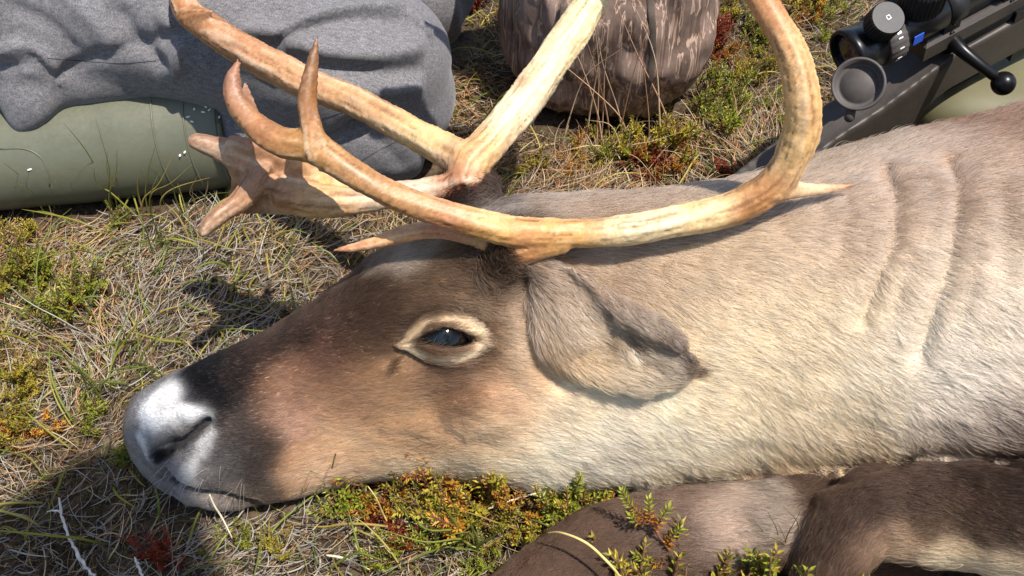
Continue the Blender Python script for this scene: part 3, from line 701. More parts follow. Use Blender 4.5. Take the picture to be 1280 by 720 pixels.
# seam along the knee
def surf_line(poly, bvh, r, lift, name, m, parent, orig, n=6):
    P = line_pts(wob(poly), bvh, 4.0); C = P+nrm(CAM-P)*lift
    V, Fc = tube(C, np.full(len(C), r), n=n); return mesh(name, V-orig, Fc, m, parent)
seam_mat = simple('dark_seam_thread', (.045, .046, .055), .9)
surf_line([(403, 148), (430, 140), (470, 134)], bvh_tro, .0004, .0000, 'seam', seam_mat, tro, PO)
surf_line([(435, 212), (470, 190), (505, 172)], bvh_tro, .0004, .0000, 'seam', seam_mat, tro, PO)
surf_line([(50, 72), (100, 76), (150, 79), (195, 76)], bvh_tro, .0004, .0000, 'seam', seam_mat, tro, PO)
# boots
def rubber():
    m, t, b = mat('olive_rubber')
    f = noise(t, 12, 4); f2 = noise(t, 300, 4)
    c = mul(t, ramp(t, f, [(.3, (.094, .098, .064)), (.7, (.118, .121, .082))]), ramp(t, f2, [(.35, (.95,)*3), (.7, (1.04, 1.04, 1.03))]))
    t.links.new(c, b.inputs['Base Color']); b.inputs['Roughness'].default_value = .42; b.inputs['Specular IOR Level'].default_value = .45
    t.links.new(ramp(t, f2, [(.3, (.34,)*3), (.7, (.52,)*3)]), b.inputs['Roughness']); bump(t, b, noise(t, 40, 3), .08, .002); return m
RUB = rubber(); SOLE = simple('dark_rubber_sole', (.02, .021, .018), .7)
def boot(dv, label):
    C = [(A(292, 155, .063)+dv, .0635), (A(240, 160, .062)+dv, .0630), (A(150, 172, .060)+dv, .0605), (A(50, 186, .057)+dv, .0575), (A(-60, 200, .055)+dv, .0540), (A(-170, 212, .056)+dv, .0500), (A(-250, 222, .058)+dv, .0495), (A(-310, 232, .050)+dv, .046)]
    q = catmull(np.array([(*p, r) for p, r in C]), 8)
    T, AA, BB = frames(q[:, :3]); ph = np.linspace(0, 2*np.pi, 48, endpoint=False)
    s = np.linspace(0, 1, len(q)); rr = q[:, 3]*(1+.006*fbm(np.stack([s*30, s*0, s*0], 1), 5, 2))
    rr[:3] *= 1.012
    V1, F1 = tube(q[:, :3], rr, n=48, tip=False)
    foot = limbp([(A(-285, 222, .060)+dv, .047), (A(-340, 250, .045)+dv, .043), (A(-400, 300, .040)+dv, .038), (A(-440, 350, .034)+dv, .030), (A(-455, 375, .03)+dv, .016)])
    V, Fc = join([(V1, F1), foot]); V, Nn, Fc = remesh(V, Fc, .0042, 4); V = V+Nn*(.0014*fbm(V*9, 131, 2))[:, None]
    V[:, 2] = np.maximum(V[:, 2], -.004)
    b = mesh('rubber_boot', V-PO, Fc, RUB, person); b['label'] = label
    bvh = BVHTree.FromPolygons([tuple(v) for v in V], Fc)
    # raised bands round the top of the shaft
    for i, r in ((1, .0016), (7, .0010), (11, .0010)):
        c = q[i, :3]; k = np.linspace(0, 2*np.pi, 49); ring = c+(AA[i][None]*np.cos(k)[:, None]+BB[i][None]*np.sin(k)[:, None])*(rr[i]+.0004)
        ring = ring+(.0012*np.sin(3*k))[:, None]*T[i]
        v, f = tube(ring, np.full(len(ring), r), n=8); mesh('band', v-PO, f, RUB, b)
    sv, sf = limbp([(A(-300, 240, .062)+dv+np.array((-.045, 0, .0)), .018), (A(-360, 275, .055)+dv+np.array((-.045, .0, .0)), .02), (A(-450, 350, .04)+dv+np.array((-.03, 0, 0)), .018)], flat=1.8)
    mesh('sole', sv-PO, sf, SOLE, b)
    return b, bvh
b1, bvh_boot = boot(np.zeros(3), 'green rubber boot shaft lying along the grass')
boot(off, 'second green rubber boot behind')
surf_line([(0, 186), (30, 186), (50, 196), (60, 215), (62, 232)], bvh_boot, .0008, .0002, 'seam', RUB, b1, PO)
# white seeds stuck to the wet boot
SEED = simple('white_seed_fluff', (.72, .70, .64), .8)
for k, (px, py) in enumerate([(231, 98), (254, 97), (243, 136), (257, 133), (262, 137), (235, 146), (240, 152), (274, 146), (231, 190), (225, 194), (37, 212), (254, 140), (196, 82), (182, 92)]):
    h = hit(px, py, bvh_boot)
    if h is None: continue
    a = rng.random()*3; v, f = ellipsoid((0, 0, 0), (.0024, .0011, .0008), 8, 6, R=np.array(Matrix.Rotation(a, 3, 'Z')))
    s_ = mesh('seed', v, f, SEED, b1); s_.location = h[0]+nrm(CAM-h[0])*.0006-PO
# jacket, head and arms, above the frame
def figure(name, body_parts, skin_parts, jmat, smat, parent, orig, label):
    V, Fc = join(body_parts); V, Nn, Fc = remesh(V, Fc, .008, 4); V = V+Nn*(.004*fbm(V*14, 141, 3))[:, None]
    j = mesh(name, V-orig, Fc, jmat, parent); j['label'] = label
    for nm, prt in skin_parts:
        V, Fc = join(prt); V, Nn, Fc = remesh(V, Fc, .004, 2); mesh(nm, V-orig, Fc, smat, parent)
def hand(wrist, dirv, side, s=1.0):
    d = nrm(dirv); sd = nrm(np.asarray(side)-d*np.dot(side, d)); n_ = np.cross(d, sd); w = np.asarray(wrist)
    out = [limbp([(w-d*.04, .026), (w, .025), (w+d*.04, .034), (w+d*.085, .036), (w+d*.095, .03)], flat=.5, up0=n_)]
    for k, (o_, ln) in enumerate(((-.030, .062), (-.010, .075), (.011, .072), (.030, .056))):
        r0 = w+d*.085+sd*o_; out.append(limbp([(r0, .0095), (r0+d*ln*.45+n_*.008, .0090), (r0+d*ln*.8+n_*.024, .008), (r0+d*ln*.95+n_*.04, .007)], n=12))
    r0 = w+d*.03-sd*.03; out.append(limbp([(r0, .013), (r0+d*.025-sd*.022, .011), (r0+d*.055-sd*.03+n_*.012, .009)], n=12))
    return out
def head(c, face, up):
    f = nrm(face); u = nrm(np.asarray(up)-f*np.dot(up, f)); s = np.cross(f, u); R = np.stack([f, s, u], 1)
    out = [ellipsoid(c, (.098, .075, .115), R=R), ellipsoid(c+f*.03-u*.055, (.06, .055, .06), R=R), ellipsoid(c+f*.098-u*.012, (.02, .012, .022), R=R), limbp([(c-u*.05-f*.02, .055), (c-u*.16-f*.035, .06)])]
    for q in (-1, 1): out += [ellipsoid(c+s*.077*q-f*.005-u*.005, (.02, .01, .032), R=R), ellipsoid(c+f*.084+s*.033*q+u*.008, (.012, .018, .008), R=R)]
    out.append(ellipsoid(c+f*.09-u*.062, (.012, .026, .008), R=R)); return out
SKIN = simple('skin', (.42, .24, .17), .55, var=.1); JACK = cloth_mat('olive_jacket_cloth', (.030, .034, .018), (.085, .09, .055), 500)
HAIR = simple('brown_hair', (.05, .03, .018), .7)
tb = [limbp([((HX, .5, .26), .17), ((HX+.02, .5, .42), .165), ((HX+.08, .5, .60), .18), ((HX+.13, .5, .74), .15), ((HX+.15, .5, .80), .07)], flat=1.0)]
for sgn in (-1, 1):
    tb.append(limbp([((HX+.10, .5+sgn*.17, .72), .075), ((HX+.08, .5+sgn*.24, .58), .062), ((HX+.12, .5+sgn*.24, .44), .055), ((HX+.24, .5+sgn*.17, .355), .045), ((HX+.29, .5+sgn*.15, .34), .040)]))
hd = np.array((HX+.2, .5, .95))
figure('jacket', tb, [('head', head(hd, (.8, -.3, -.35), (0, 0, 1))), ('hand', hand((HX+.28, .35, .335), (1, -.05, -.15), (0, 1, 0))), ('hand', hand((HX+.28, .65, .335), (1, .05, -.15), (0, 1, 0)))], JACK, SKIN, person, PO, 'olive jacket above the trousers')
cv, cf = ellipsoid(hd+np.array((-.015, 0, .028)), (.108, .088, .102)); mesh('cap', cv-PO, cf, JACK, person)

# ------------------------------------------------------------------ the photographer standing over the camera; the shade on the muzzle is theirs
photog = empty('person', (.31, -1.225, 0)); QO = np.array((.34, -1.15, 0))
tag(photog, 'photographer bending over the animal from outside the picture', 'person')
H = np.array((.165, -.515, 1.43))
pb = [limbp([((.33, -1.16, .88), .15), ((.31, -1.08, 1.02), .155), ((.27, -.93, 1.16), .165), ((.23, -.78, 1.27), .15), ((.21, -.70, 1.32), .08)])]
for sgn in (-1, 1): pb.append(limbp([((.23+sgn*.16, -.78, 1.25), .07), ((.26+sgn*.25, -.86, 1.06), .056), ((.24+sgn*.20, -.88, .90), .046), ((.20+sgn*.12, -.84, .82), .038)]))
figure('jacket', pb, [('head', head(H, (-.1, .45, -.9), (-.1, .8, .5))), ('hand', hand((.09, -.84, .82), (-.2, .5, -.2), (1, 0, 0))), ('hand', hand((.31, -.84, .82), (-.2, .5, -.2), (1, 0, 0)))], JACK, SKIN, photog, QO, 'dark jacket')
cv, cf = ellipsoid(H+np.array((.0, -.02, .04)), (.095, .105, .095)); mesh('cap', cv-QO, cf, JACK, photog)
lv = []
for sgn in (-1, 1): lv.append(limbp([((.33+sgn*.07, -1.16, .90), .12), ((.35+sgn*.11, -1.16, .68), .095), ((.35+sgn*.13, -1.13, .48), .07), ((.35+sgn*.14, -1.18, .25), .062), ((.35+sgn*.14, -1.20, .06), .055)]))
V, Fc = join(lv); V, Nn, Fc = remesh(V, Fc, .008, 3); mesh('trousers', V-QO, Fc, trousers_mat, photog)
for sgn in (-1, 1):
    V, Fc = join([limbp([((.35+sgn*.14, -1.21, .12), .06), ((.35+sgn*.14, -1.20, .05), .055)]), limbp([((.35+sgn*.14, -1.24, .04), .045), ((.35+sgn*.14, -1.12, .045), .047), ((.35+sgn*.14, -1.03, .035), .04), ((.35+sgn*.14, -.99, .03), .025)])])
    V, Nn, Fc = remesh(V, Fc, .006, 3); V[:, 2] = np.maximum(V[:, 2], -.004); mesh('rubber_boot', V-QO, Fc, RUB, photog)

def boxm_(c, s, bev=.002):
    o = []; c = np.array(c); s = np.array(s)
    V, Fc = [], []
    for zi, k in ((-1, 0), (-1+bev/s[2], 1), (1-bev/s[2], 1), (1, 0)):
        for x_, y_ in ((-1, -1), (1, -1), (1, 1), (-1, 1)):
            q_ = 0 if k else bev; V.append((c[0]+x_*(s[0]-q_), c[1]+y_*(s[1]-q_), c[2]+zi*s[2]))
    for r in range(3):
        for k in range(4): Fc.append((r*4+k, r*4+(k+1) % 4, (r+1)*4+(k+1) % 4, (r+1)*4+k))
    return np.array(V), Fc+[(3, 2, 1, 0), (12, 13, 14, 15)]

# ------------------------------------------------------------------ camouflage backpack
def camouflage():
    m, t, b = mat('reed_camouflage_cloth')
    base = ramp(t, noise(t, 16, 5, .65), [(.30, (.10, .07, .055)), (.46, (.20, .14, .11)), (.58, (.28, .20, .16)), (.75, (.36, .27, .215))])
    reed = noise(t, 60, 2, .5, stretch=(3.2, 3.2, .10)); r1 = ramp(t, reed, [(.54, (0, 0, 0)), (.57, (1, 1, 1)), (.61, (1, 1, 1)), (.64, (0, 0, 0))])
    mx = N(t, 'ShaderNodeMix', data_type='RGBA'); t.links.new(r1, mx.inputs[0]); t.links.new(base, mx.inputs[6]); mx.inputs[7].default_value = (.50, .36, .27, 1)
    dk = ramp(t, noise(t, 45, 3, .5, stretch=(3, 3, .18)), [(.40, (.6, .57, .56)), (.49, (1, 1, 1))])
    t.links.new(mul(t, mx.outputs[2], dk), b.inputs['Base Color']); b.inputs['Roughness'].default_value = .85; b.inputs['Specular IOR Level'].default_value = .2
    bump(t, b, noise(t, 500, 2), .2, .0008); return m
CAMO = camouflage()
bp = empty('backpack', (*A(770, 100, 0)[:2], 0)); BO = np.array(bp.location)
tag(bp, 'brown reed camouflage backpack standing on the heath behind the antlers', 'backpack')
bc = A(768, 40, .13)
u = ellipsoid((0, 0, 0), (1, 1, 1), 120, 70); V = u[0]
V = np.sign(V)*np.abs(V)**.8*np.array((.122, .09, .16))*np.stack([1+.12*np.clip(-u[0][:, 2], -.6, 1), 1+.15*np.clip(-u[0][:, 2], -.6, 1), np.ones(len(u[0]))], 1)+np.array((bc[0], bc[1]+.075, .145))
Nn = nrm(V-np.array((bc[0], bc[1]+.075, .145)))
V = V+Nn*(.012*fbm(V*11, 151, 3)-.012*np.abs(fbm(V*np.array((22, 22, 10)), 153, 3))+.003*fbm(V*55, 152, 2))[:, None]; V[:, 2] = np.maximum(V[:, 2], -.002)
mesh('bag_body', V-BO, u[1], CAMO, bp)
bvh_bag = BVHTree.FromPolygons([tuple(v) for v in V], u[1])
def strap(pts, r, name):
    v, f = stube(pts, [r]*len(pts), n=12, flat=.35, up0=(0, -1, .6)); mesh(name, v-BO, f, CAMO, bp)
strap([A(655, -40, .14), A(662, 0, .10), A(680, 40, .06), A(668, 62, .035), A(672, 85, .015)], .013, 'strap')
strap([A(640, -30, .12), A(645, 10, .07), A(655, 45, .03), A(664, 70, .012)], .011, 'strap')
WEB = simple('brown_webbing', (.085, .065, .05), .85, var=.2, scale=400, bmp=.3)
def web(poly, w, name):
    P = line_pts(wob(poly), bvh_bag, 4.0)
    if len(P) < 4: return
    P = P+nrm(CAM-P)*.003; v, f = tube(P, np.full(len(P), w), n=12, flat=.25, up0=tuple(nrm(CAM-P[0]))); return mesh(name, v-BO, f, WEB, bp)
web([(812, -5), (816, 40), (814, 90), (806, 118)], .0035, 'seam_binding'); web([(705, 5), (702, 50), (712, 100)], .0035, 'seam_binding')
v, f = ellipsoid((0, 0, 0), (.112, .085, .06), 32, 16); mesh('lid', v*1.0+np.array((bc[0], bc[1]+.075, .262))-BO, f, CAMO, bp)

# ------------------------------------------------------------------ olive dry bag under the rifle
OLIVE = simple('olive_coated_fabric', (.125, .115, .058), .6, var=.12, scale=25, bmp=.15)
u = ellipsoid((0, 0, 0), (1, 1, 1), 48, 28); V = np.sign(u[0])*np.abs(u[0])**.55*np.array((.30, .085, .062))+np.array((.70, .30, .058))
V = V+nrm(V-np.array((.70, .30, .058)))*(.004*fbm(V*15, 161, 3))[:, None]; V[:, 2] = np.maximum(V[:, 2], -.002)
ob = empty('dry_bag', (.70, .30, 0)); OO = np.array(ob.location); tag(ob, 'smooth olive green dry bag on the ground under the rifle stock', 'bag')
mesh('bag_body', V-OO, u[1], OLIVE, ob)
v, f = lathe([(-.012, .06), (-.012, .066), (.012, .066), (.012, .06)], 32); mesh('buckle_strap', v+np.array((.12, 0, .058)), f, simple('black_webbing', (.02, .02, .02), .8), ob)

# ------------------------------------------------------------------ rifle with telescopic sight
O_ = atd(1066, 66, .90)
X = nrm((.85, .42, .22)); Z = nrm(np.array((0, 0, 1.0))-X*X[2]); Y = np.cross(Z, X)
ro = math.radians(6); Z2 = Z*math.cos(ro)-Y*math.sin(ro); Y2 = np.cross(Z2, X)
RM = np.eye(4); RM[:3, 0] = X; RM[:3, 1] = Y2; RM[:3, 2] = Z2; RM[:3, 3] = O_
rifle = empty('rifle', tuple(O_)); rifle.matrix_world = Matrix(RM.tolist())
tag(rifle, 'bolt action rifle with black scope resting behind the back of the reindeer', 'rifle')
BLK = simple('black_anodised_metal', (.012, .012, .013), .32, .6, var=.2, scale=200)
BLKM = simple('matt_black_metal', (.016, .016, .017), .5, .3, var=.2, scale=300, bmp=.1)
STK = simple('dark_brown_synthetic_stock', (.046, .038, .031), .5, var=.15, scale=90, bmp=.25)
RUBR = simple('dark_rubber_ring', (.062, .054, .049), .65, var=.15, scale=200)
WHT = simple('white_engraving', (.75, .75, .73), .6, var=.05); BLU = simple('blue_badge', (.03, .10, .55), .35, var=.05)
# stock
def profile_solid(pts, w, wf=None):
    P = np.array(pts); n = len(P); V = []
    for y, s in ((-w, .80), (-w*.72, 1.0), (w*.72, 1.0), (w, .80)):
        c = P.mean(0)
        for k, p in enumerate(P):
            a, b_ = P[k-1], P[(k+1) % n]; e = nrm(b_-a); nn = np.array((-e[1], e[0])); q_ = p+(nn*.006 if s < 1 else 0)*(1 if True else 0)
            V.append((q_[0], y, q_[1]))
    Fc = [(r*n+k, r*n+(k+1) % n, (r+1)*n+(k+1) % n, (r+1)*n+k) for r in range(3) for k in range(n)]
    return np.array(V), Fc+[tuple(range(n-1, -1, -1)), tuple(range(3*n, 4*n))]
top = [(-.22, -.150), (-.12, -.118), (-.05, -.094), (-.01, -.084), (.03, -.078), (.07, -.066), (.10, -.056), (.18, -.052), (.30, -.052), (.46, -.054)]
bot = [(.47, -.070), (.44, -.092), (.30, -.098), (.20, -.100), (.115, -.100), (.095, -.104), (.082, -.120), (.068, -.150), (.050, -.168), (.022, -.165), (.014, -.150), (.010, -.125), (-.01, -.116), (-.10, -.146), (-.22, -.195)]
V, Fc = profile_solid(top+bot, .020)
V, Nn, Fc = remesh(V, Fc, .0035, 5); stock = mesh('stock', V, Fc, STK, rifle)
v, f = lathe([(0, .0), (0, .012), (.004, .016), (.16, .0165), (.20, .0155), (.22, .012), (.60, .009), (.62, .009)], 32); mesh('barrel', v+np.array((.10, 0, -.045)), f, BLKM, rifle)
def boxm(c, s, bev=.002):
    o = []; c = np.array(c); s = np.array(s)
    V, Fc = [], []
    for zi, k in ((-1, 0), (-1+bev/s[2], 1), (1-bev/s[2], 1), (1, 0)):
        for x_, y_ in ((-1, -1), (1, -1), (1, 1), (-1, 1)):
            q_ = 0 if k else bev; V.append((c[0]+x_*(s[0]-q_), c[1]+y_*(s[1]-q_), c[2]+zi*s[2]))
    for r in range(3):
        for k in range(4): Fc.append((r*4+k, r*4+(k+1) % 4, (r+1)*4+(k+1) % 4, (r+1)*4+k))
    return np.array(V), Fc+[(3, 2, 1, 0), (12, 13, 14, 15)]
v, f = boxm((.17, 0, -.034), (.10, .0155, .012), .004); mesh('receiver', v, f, STK, rifle, smooth=False)
v, f = boxm((.16, 0, -.020), (.085, .0085, .004), .001); mesh('rail', v, f, BLKM, rifle, smooth=False)
v, f = boxm((.20, -.017, -.045), (.03, .003, .006), .001); mesh('ejection_port', v, f, BLK, rifle, smooth=False)
v, f = stube([(.104, -.012, -.038), (.104, -.026, -.040), (.110, -.042, -.047), (.119, -.056, -.057)], [.0075, .0062, .0052, .0048], n=16); bolt = mesh('bolt_handle', v, f, BLK, rifle)
v, f = ellipsoid((.124, -.063, -.063), (.0108, .0108, .0108), 32, 20); mesh('bolt_knob', v, f, BLK, bolt)
v, f = stube([(.115, 0, -.098), (.120, 0, -.122), (.150, 0, -.130), (.182, 0, -.122), (.19, 0, -.098)], [.003]*5, n=10, flat=2.0); mesh('trigger_guard', v, f, BLKM, rifle)
v, f = boxm((.225, 0, -.108), (.032, .013, .016), .003); mesh('magazine', v, f, BLKM, rifle, smooth=False)
# sight
scope = mesh('scope', *lathe([(.040, .017), (.041, .0200), (.044, .0192), (.047, .0180), (.049, .0186), (.088, .0186), (.092, .015), (.20, .015), (.24, .0205), (.262, .0285), (.325, .0292), (.328, .027)], 48), BLK, rifle)
oc = mesh('ocular', *lathe([(.024, .021), (.002, .0225), (.000, .0232), (-.004, .0236), (-.007, .0230), (-.0075, .0205), (-.004, .0195), (-.001, .0190)], 48), BLK, scope)
mesh('lens', *lathe([(-.0030, .0191), (-.0040, .014), (-.0045, .006), (-.0046, .001)], 40), simple('coated_lens_glass', (.015, .012, .03), .05), oc)
# power ring with fine knurls
prof = lathe([(.022, .0215), (.023, .0236), (.040, .0236), (.041, .0205)], 96); pv = prof[0].copy()
ang = np.arctan2(pv[:, 2], pv[:, 1]); rr = np.hypot(pv[:, 1], pv[:, 2]); kk = 1+.012*np.sign(np.sin(ang*24))*(rr > .023); pv[:, 1:] *= kk[:, None]
mesh('zoom_ring', pv, prof[1], RUBR, scope)
def tick(M, c, s, name, m, parent):
    v, f = boxm((0, 0, 0), s, min(s)*.2); return mesh(name, xf(M, v)+np.array(c) if M is not None else v+np.array(c), f, m, parent, smooth=False)
zr = [o for o in scope.children if o.name.startswith('zoom_ring')][0] if scope.children else None
def on_ring(a, x, r, s, m, parent, name='mark'):
    R = Matrix.Rotation(a, 4, 'X'); v, f = boxm((x, 0, r), s, .0001); return mesh(name, xf(R, v), f, m, parent, smooth=False)
ringo = bpy.data.objects['zoom_ring']
for a, w in ((.75, .0012), (.95, .0006), (1.9, .0012), (2.1, .0007), (1.35, .0006), (.35, .0010)):
    on_ring(a, .0325, .0239, (.0022, w, .0002), WHT, ringo)
# turrets: knurled drums
def drum(c, axis, r, h, name, label, teeth=36):
    n = 144; pr = [(0, r*.92), (h*.12, r*.95), (h*.14, r), (h*.90, r), (h, r*.94), (h, r*.30), (h*1.0, .0008)]
    v, f = lathe(pr, n); a = np.arctan2(v[:, 2], v[:, 1]); q_ = np.hypot(v[:, 1], v[:, 2]); v[:, 1:] *= (1+.022*np.sign(np.sin(a*teeth))*((q_ > r*.985)))[:, None]
    ax = nrm(axis); s1 = nrm(np.cross(ax, (0, 1, .2))); s2 = np.cross(ax, s1); M = np.stack([ax, s1, s2], 1)
    o = mesh(name, v@M.T+np.array(c), f, BLKM, scope, smooth=False); o['label'] = label
    # square mark on the end face
    for dx, dy, sx, sy in ((-.0016, 0, .0003, .0019), (.0016, 0, .0003, .0019), (0, -.0016, .0019, .0003), (0, .0016, .0019, .0003)):
        vv, ff = boxm((h+.0002, dx, dy), (.0002, sx, sy), .00005); mesh('mark', vv@M.T+np.array(c), ff, WHT, o, smooth=False)
    return o
drum((.020, -.004, .022), (0, -.45, .9), .0145, .020, 'illumination_knob', 'knurled knob with a small square mark')
drum((.066, 0, .016), (0.0, -.12, 1), .0195, .030, 'elevation_turret', 'large knurled turret on top of the scope')
drum((.070, .016, 0), (0, 1, 0), .0150, .014, 'windage_turret', 'knurled side turret')
v, f = boxm((.054, -.0188, -.001), (.0050, .0004, .0050), .0001); mesh('badge', v, f, BLU, scope, smooth=False)['label'] = 'small blue square badge'
for x_ in (.099, .165):
    mr = mesh('mount_ring', *lathe([(x_-.009, .0155), (x_-.009, .0185), (x_+.009, .0185), (x_+.009, .0155)], 40), BLKM, rifle)
    v, f = boxm((x_, 0, -.019), (.009, .013, .012), .002); mesh('mount_base', v, f, BLKM, mr, smooth=False)
    for z_ in (-.012, -.026):
        v, f = lathe([(0, .003), (.002, .003), (.002, .0015)], 16); mesh('screw', v@np.array(((0, -1, 0), (1, 0, 0), (0, 0, 1))).T*np.array((1, -1, 1))+np.array((x_, -.013, z_)), f, BLK, mr)
# flip cap hanging open below the eyepiece
cp = atd(1074, 106, .872); iv = np.linalg.inv(RM); cl = iv[:3, :3]@(cp-O_); vn = iv[:3, :3]@nrm(nrm(CAM-cp)+np.array((-.15, 0, .15)))
ax = vn; s1 = nrm(np.cross(ax, (0, 0, 1))); s2 = np.cross(ax, s1); M = np.stack([ax, s1, s2], 1)
v, f = lathe([(-.004, .0005), (-.004, .0190), (-.003, .0212), (.007, .0222), (.008, .0214), (.008, .0200), (.001, .0186), (.0, .0150), (.0005, .0148), (.0, .0005)], 56)
cap = mesh('lens_cap', v@M.T+cl, f, RUBR, scope); cap['label'] = 'open flip cap hanging under the eyepiece'
v, f = stube([cl+s2*.020, cl+s2*.026-ax*.006, (.004, -.006, -.022)], [.004, .0045, .004], n=10); mesh('hinge', v, f, RUBR, cap)
# sling strap below the grip
v, f = stube([(.06, -.01, -.16), (.10, -.03, -.20), (.16, -.035, -.235)], [.011, .011, .011], n=10, flat=.2); mesh('sling', v, f, STK, rifle)

# ------------------------------------------------------------------ ground cover
BLADE = blade_mat('grass_blade')
solids = [bvh_body, bvh_boot, bvh_tro, bvh_bag]
def covered(P, top=.25):
    out = np.zeros(len(P), bool)
    for i, p in enumerate(P):
        if abs(p[0]) > .95 or p[1] > .9: continue
        for b in solids:
            if b.ray_cast(Vector((p[0], p[1], -.02)), Vector((0, 0, 1)), top)[0] is not None: out[i] = True; break
    return out
def patch(P, spots):
    """weight of hand placed patches, given as photograph points on the ground"""
    w = np.zeros(len(P))
    for px, py, r in spots:
        c = at(px, py, 0); w += np.exp(-((P[:, 0]-c[0])**2+(P[:, 1]-c[1])**2)/(2*r*r))
    return np.clip(w, 0, 1)
def roots(n, box):
    x = rng.uniform(box[0], box[1], n); y = rng.uniform(box[2], box[3], n); P = np.stack([x, y, np.zeros(n)], 1)
    P[:, 2] = ground_h(x, y)-.001; return P
def grow(P, L, el, seg=6, curl=.5, droop=.5, head=None, floor=.0015):
    n = len(P); th = rng.uniform(0, 2*np.pi, n) if head is None else head
    k = rng.normal(0, curl, n); k2 = rng.normal(0, curl*.5, n); phi = el.copy(); out = np.zeros((n, seg+1, 3)); out[:, 0] = P; q = P.copy()
    dr = droop*(0.4+rng.random(n))
    for i in range(seg):
        d = np.stack([np.cos(phi)*np.cos(th), np.cos(phi)*np.sin(th), np.sin(phi)], 1); q = q+d*(L/seg)[:, None]
        q[:, 2] = np.maximum(q[:, 2], P[:, 2]+floor*(1+i*.3)); out[:, i+1] = q
        th = th+k+k2*rng.normal(0, 1, n); phi = phi-dr/seg*1.6+rng.normal(0, .12, n)
    return out
def pick(cols, w, n):
    w = w/w.sum(1, keepdims=True); c = w.cumsum(1); u = rng.random(n)[:, None]; i = (u > c).sum(1).clip(0, len(cols)-1)
    C = np.array([lin(h) for h in cols])[i]; return C*(0.72+.5*rng.random(n))[:, None]
GREY = [(260, 400, .07), (180, 470, .05), (120, 640, .09), (60, 700, .06), (330, 680, .09), (360, 420, .04), (220, 340, .05), (470, 700, .06)]  # grey straw tone paints in the shade above and below the muzzle
WARM = [(345, 335, .035), (30, 420, .06), (20, 560, .07), (60, 330, .05), (585, 120, .06), (650, 200, .07), (900, 180, .06), (620, 640, .05), (20, 300, .05)]  # warmer straw; spots at the left and above the nose paint in sunlit patches
DARK = [(70, 690, .05), (600, 60, .04), (150, 600, .05), (480, 250, .04), (640, 170, .03), (1060, 150, .05)]  # dark soil at lower left; spots by backpack and antler paint in their shade
def grass():
    box = (-.95, .95, -.36, .95)
    # fine litter and moss
    P = roots(120000, box); keep = ~covered(P, .12); P = P[keep]; n = len(P)
    L = rng.uniform(.006, .020, n); el = rng.uniform(.0, .9, n)
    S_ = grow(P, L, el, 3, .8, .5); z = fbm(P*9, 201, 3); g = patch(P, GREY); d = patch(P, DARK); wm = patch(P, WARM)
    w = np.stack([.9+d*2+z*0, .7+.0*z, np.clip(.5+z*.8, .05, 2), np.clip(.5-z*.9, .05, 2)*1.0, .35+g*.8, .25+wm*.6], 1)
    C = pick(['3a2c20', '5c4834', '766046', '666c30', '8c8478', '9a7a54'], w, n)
    R = np.array([1, .9, .6, .2])[None]*rng.uniform(.00035, .0007, n)[:, None]
    o = hair('ground_litter', S_, R, C, BLADE); tag(o, 'fine brown litter and moss between the dry grass', 'litter', kind='stuff')
    # pale dry grass lying in a curled mat
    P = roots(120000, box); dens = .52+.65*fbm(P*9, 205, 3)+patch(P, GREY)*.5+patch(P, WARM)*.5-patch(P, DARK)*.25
    P = P[rng.random(len(P)) < np.clip(dens, .06, 1)]; P = P[~covered(P, .12)]; n = len(P)
    L = rng.gamma(4.2, .0070, n).clip(.010, .09); el = np.abs(rng.normal(.22, .28, n)).clip(.02, 1.2)
    flow = fbm(P*5, 207, 2)*3.5+rng.normal(0, .9, n)
    S_ = grow(P, L, el, 7, .13, .6, head=flow, floor=.003); S_[:, 1:, 2] += (rng.random(n)*.012)[:, None]*np.linspace(.3, 1, 7)[None]
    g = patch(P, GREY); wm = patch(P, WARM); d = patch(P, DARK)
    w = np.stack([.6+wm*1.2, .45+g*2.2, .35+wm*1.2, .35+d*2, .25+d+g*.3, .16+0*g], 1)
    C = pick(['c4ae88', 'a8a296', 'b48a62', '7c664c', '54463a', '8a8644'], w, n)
    R = np.array([.75, 1, 1, .95, .85, .7, .45, .12])[None]*rng.gamma(5, .000064, n).clip(.00015, .0007)[:, None]
    o = hair('dry_grass', S_, R, C, BLADE); tag(o, 'tangled mat of pale dry grass covering the tundra', 'grass', kind='stuff')
    # green blades among it
    P = roots(12000, box); dens = .22+.4*np.clip(fbm(P*6, 215, 2), 0, 1)+patch(P, [(180, 260, .05), (120, 420, .05), (90, 480, .05), (230, 300, .06), (420, 600, .03), (600, 690, .06), (560, 660, .04), (980, 690, .03), (340, 310, .03), (250, 370, .06), (500, 690, .06)])
    P = P[rng.random(len(P)) < np.clip(dens, .03, 1)*.8]; P = P[~covered(P, .12)]; n = len(P)
    L = rng.gamma(6, .009, n).clip(.02, .11); el = rng.normal(.75, .35, n).clip(.1, 1.45)
    S_ = grow(P, L, el, 7, .10, .9, floor=.003); C = pick(['6c7630', '868434', '57602c', 'a89c4e', '8c7a3c'], np.tile([.8, .8, .5, .5, .3], (n, 1)), n)
    R = np.array([.8, 1, 1, 1, .9, .75, .5, .12])[None]*rng.uniform(.0005, .0011, n)[:, None]
    o = hair('green_grass', S_, R, C, BLADE); tag(o, 'short green grass blades growing through the dry mat', 'grass', kind='stuff')
    # sparser cover further out
    P = roots(60000, (-4, 4, -2.2, 5)); far = (np.abs(P[:, 0]) > .93) | (P[:, 1] > .93) | (P[:, 1] < -.34); P = P[far]; n = len(P)
    S_ = grow(P, rng.gamma(6, .016, n), np.abs(rng.normal(.5, .35, n)).clip(.05, 1.3), 5, .2, .7, floor=.004)
    C = pick(['bfa67c', '8a7a5a', '6c7034', '7c6244', 'a09468'], np.tile([1., .8, .6, .6, .5], (n, 1)), n)
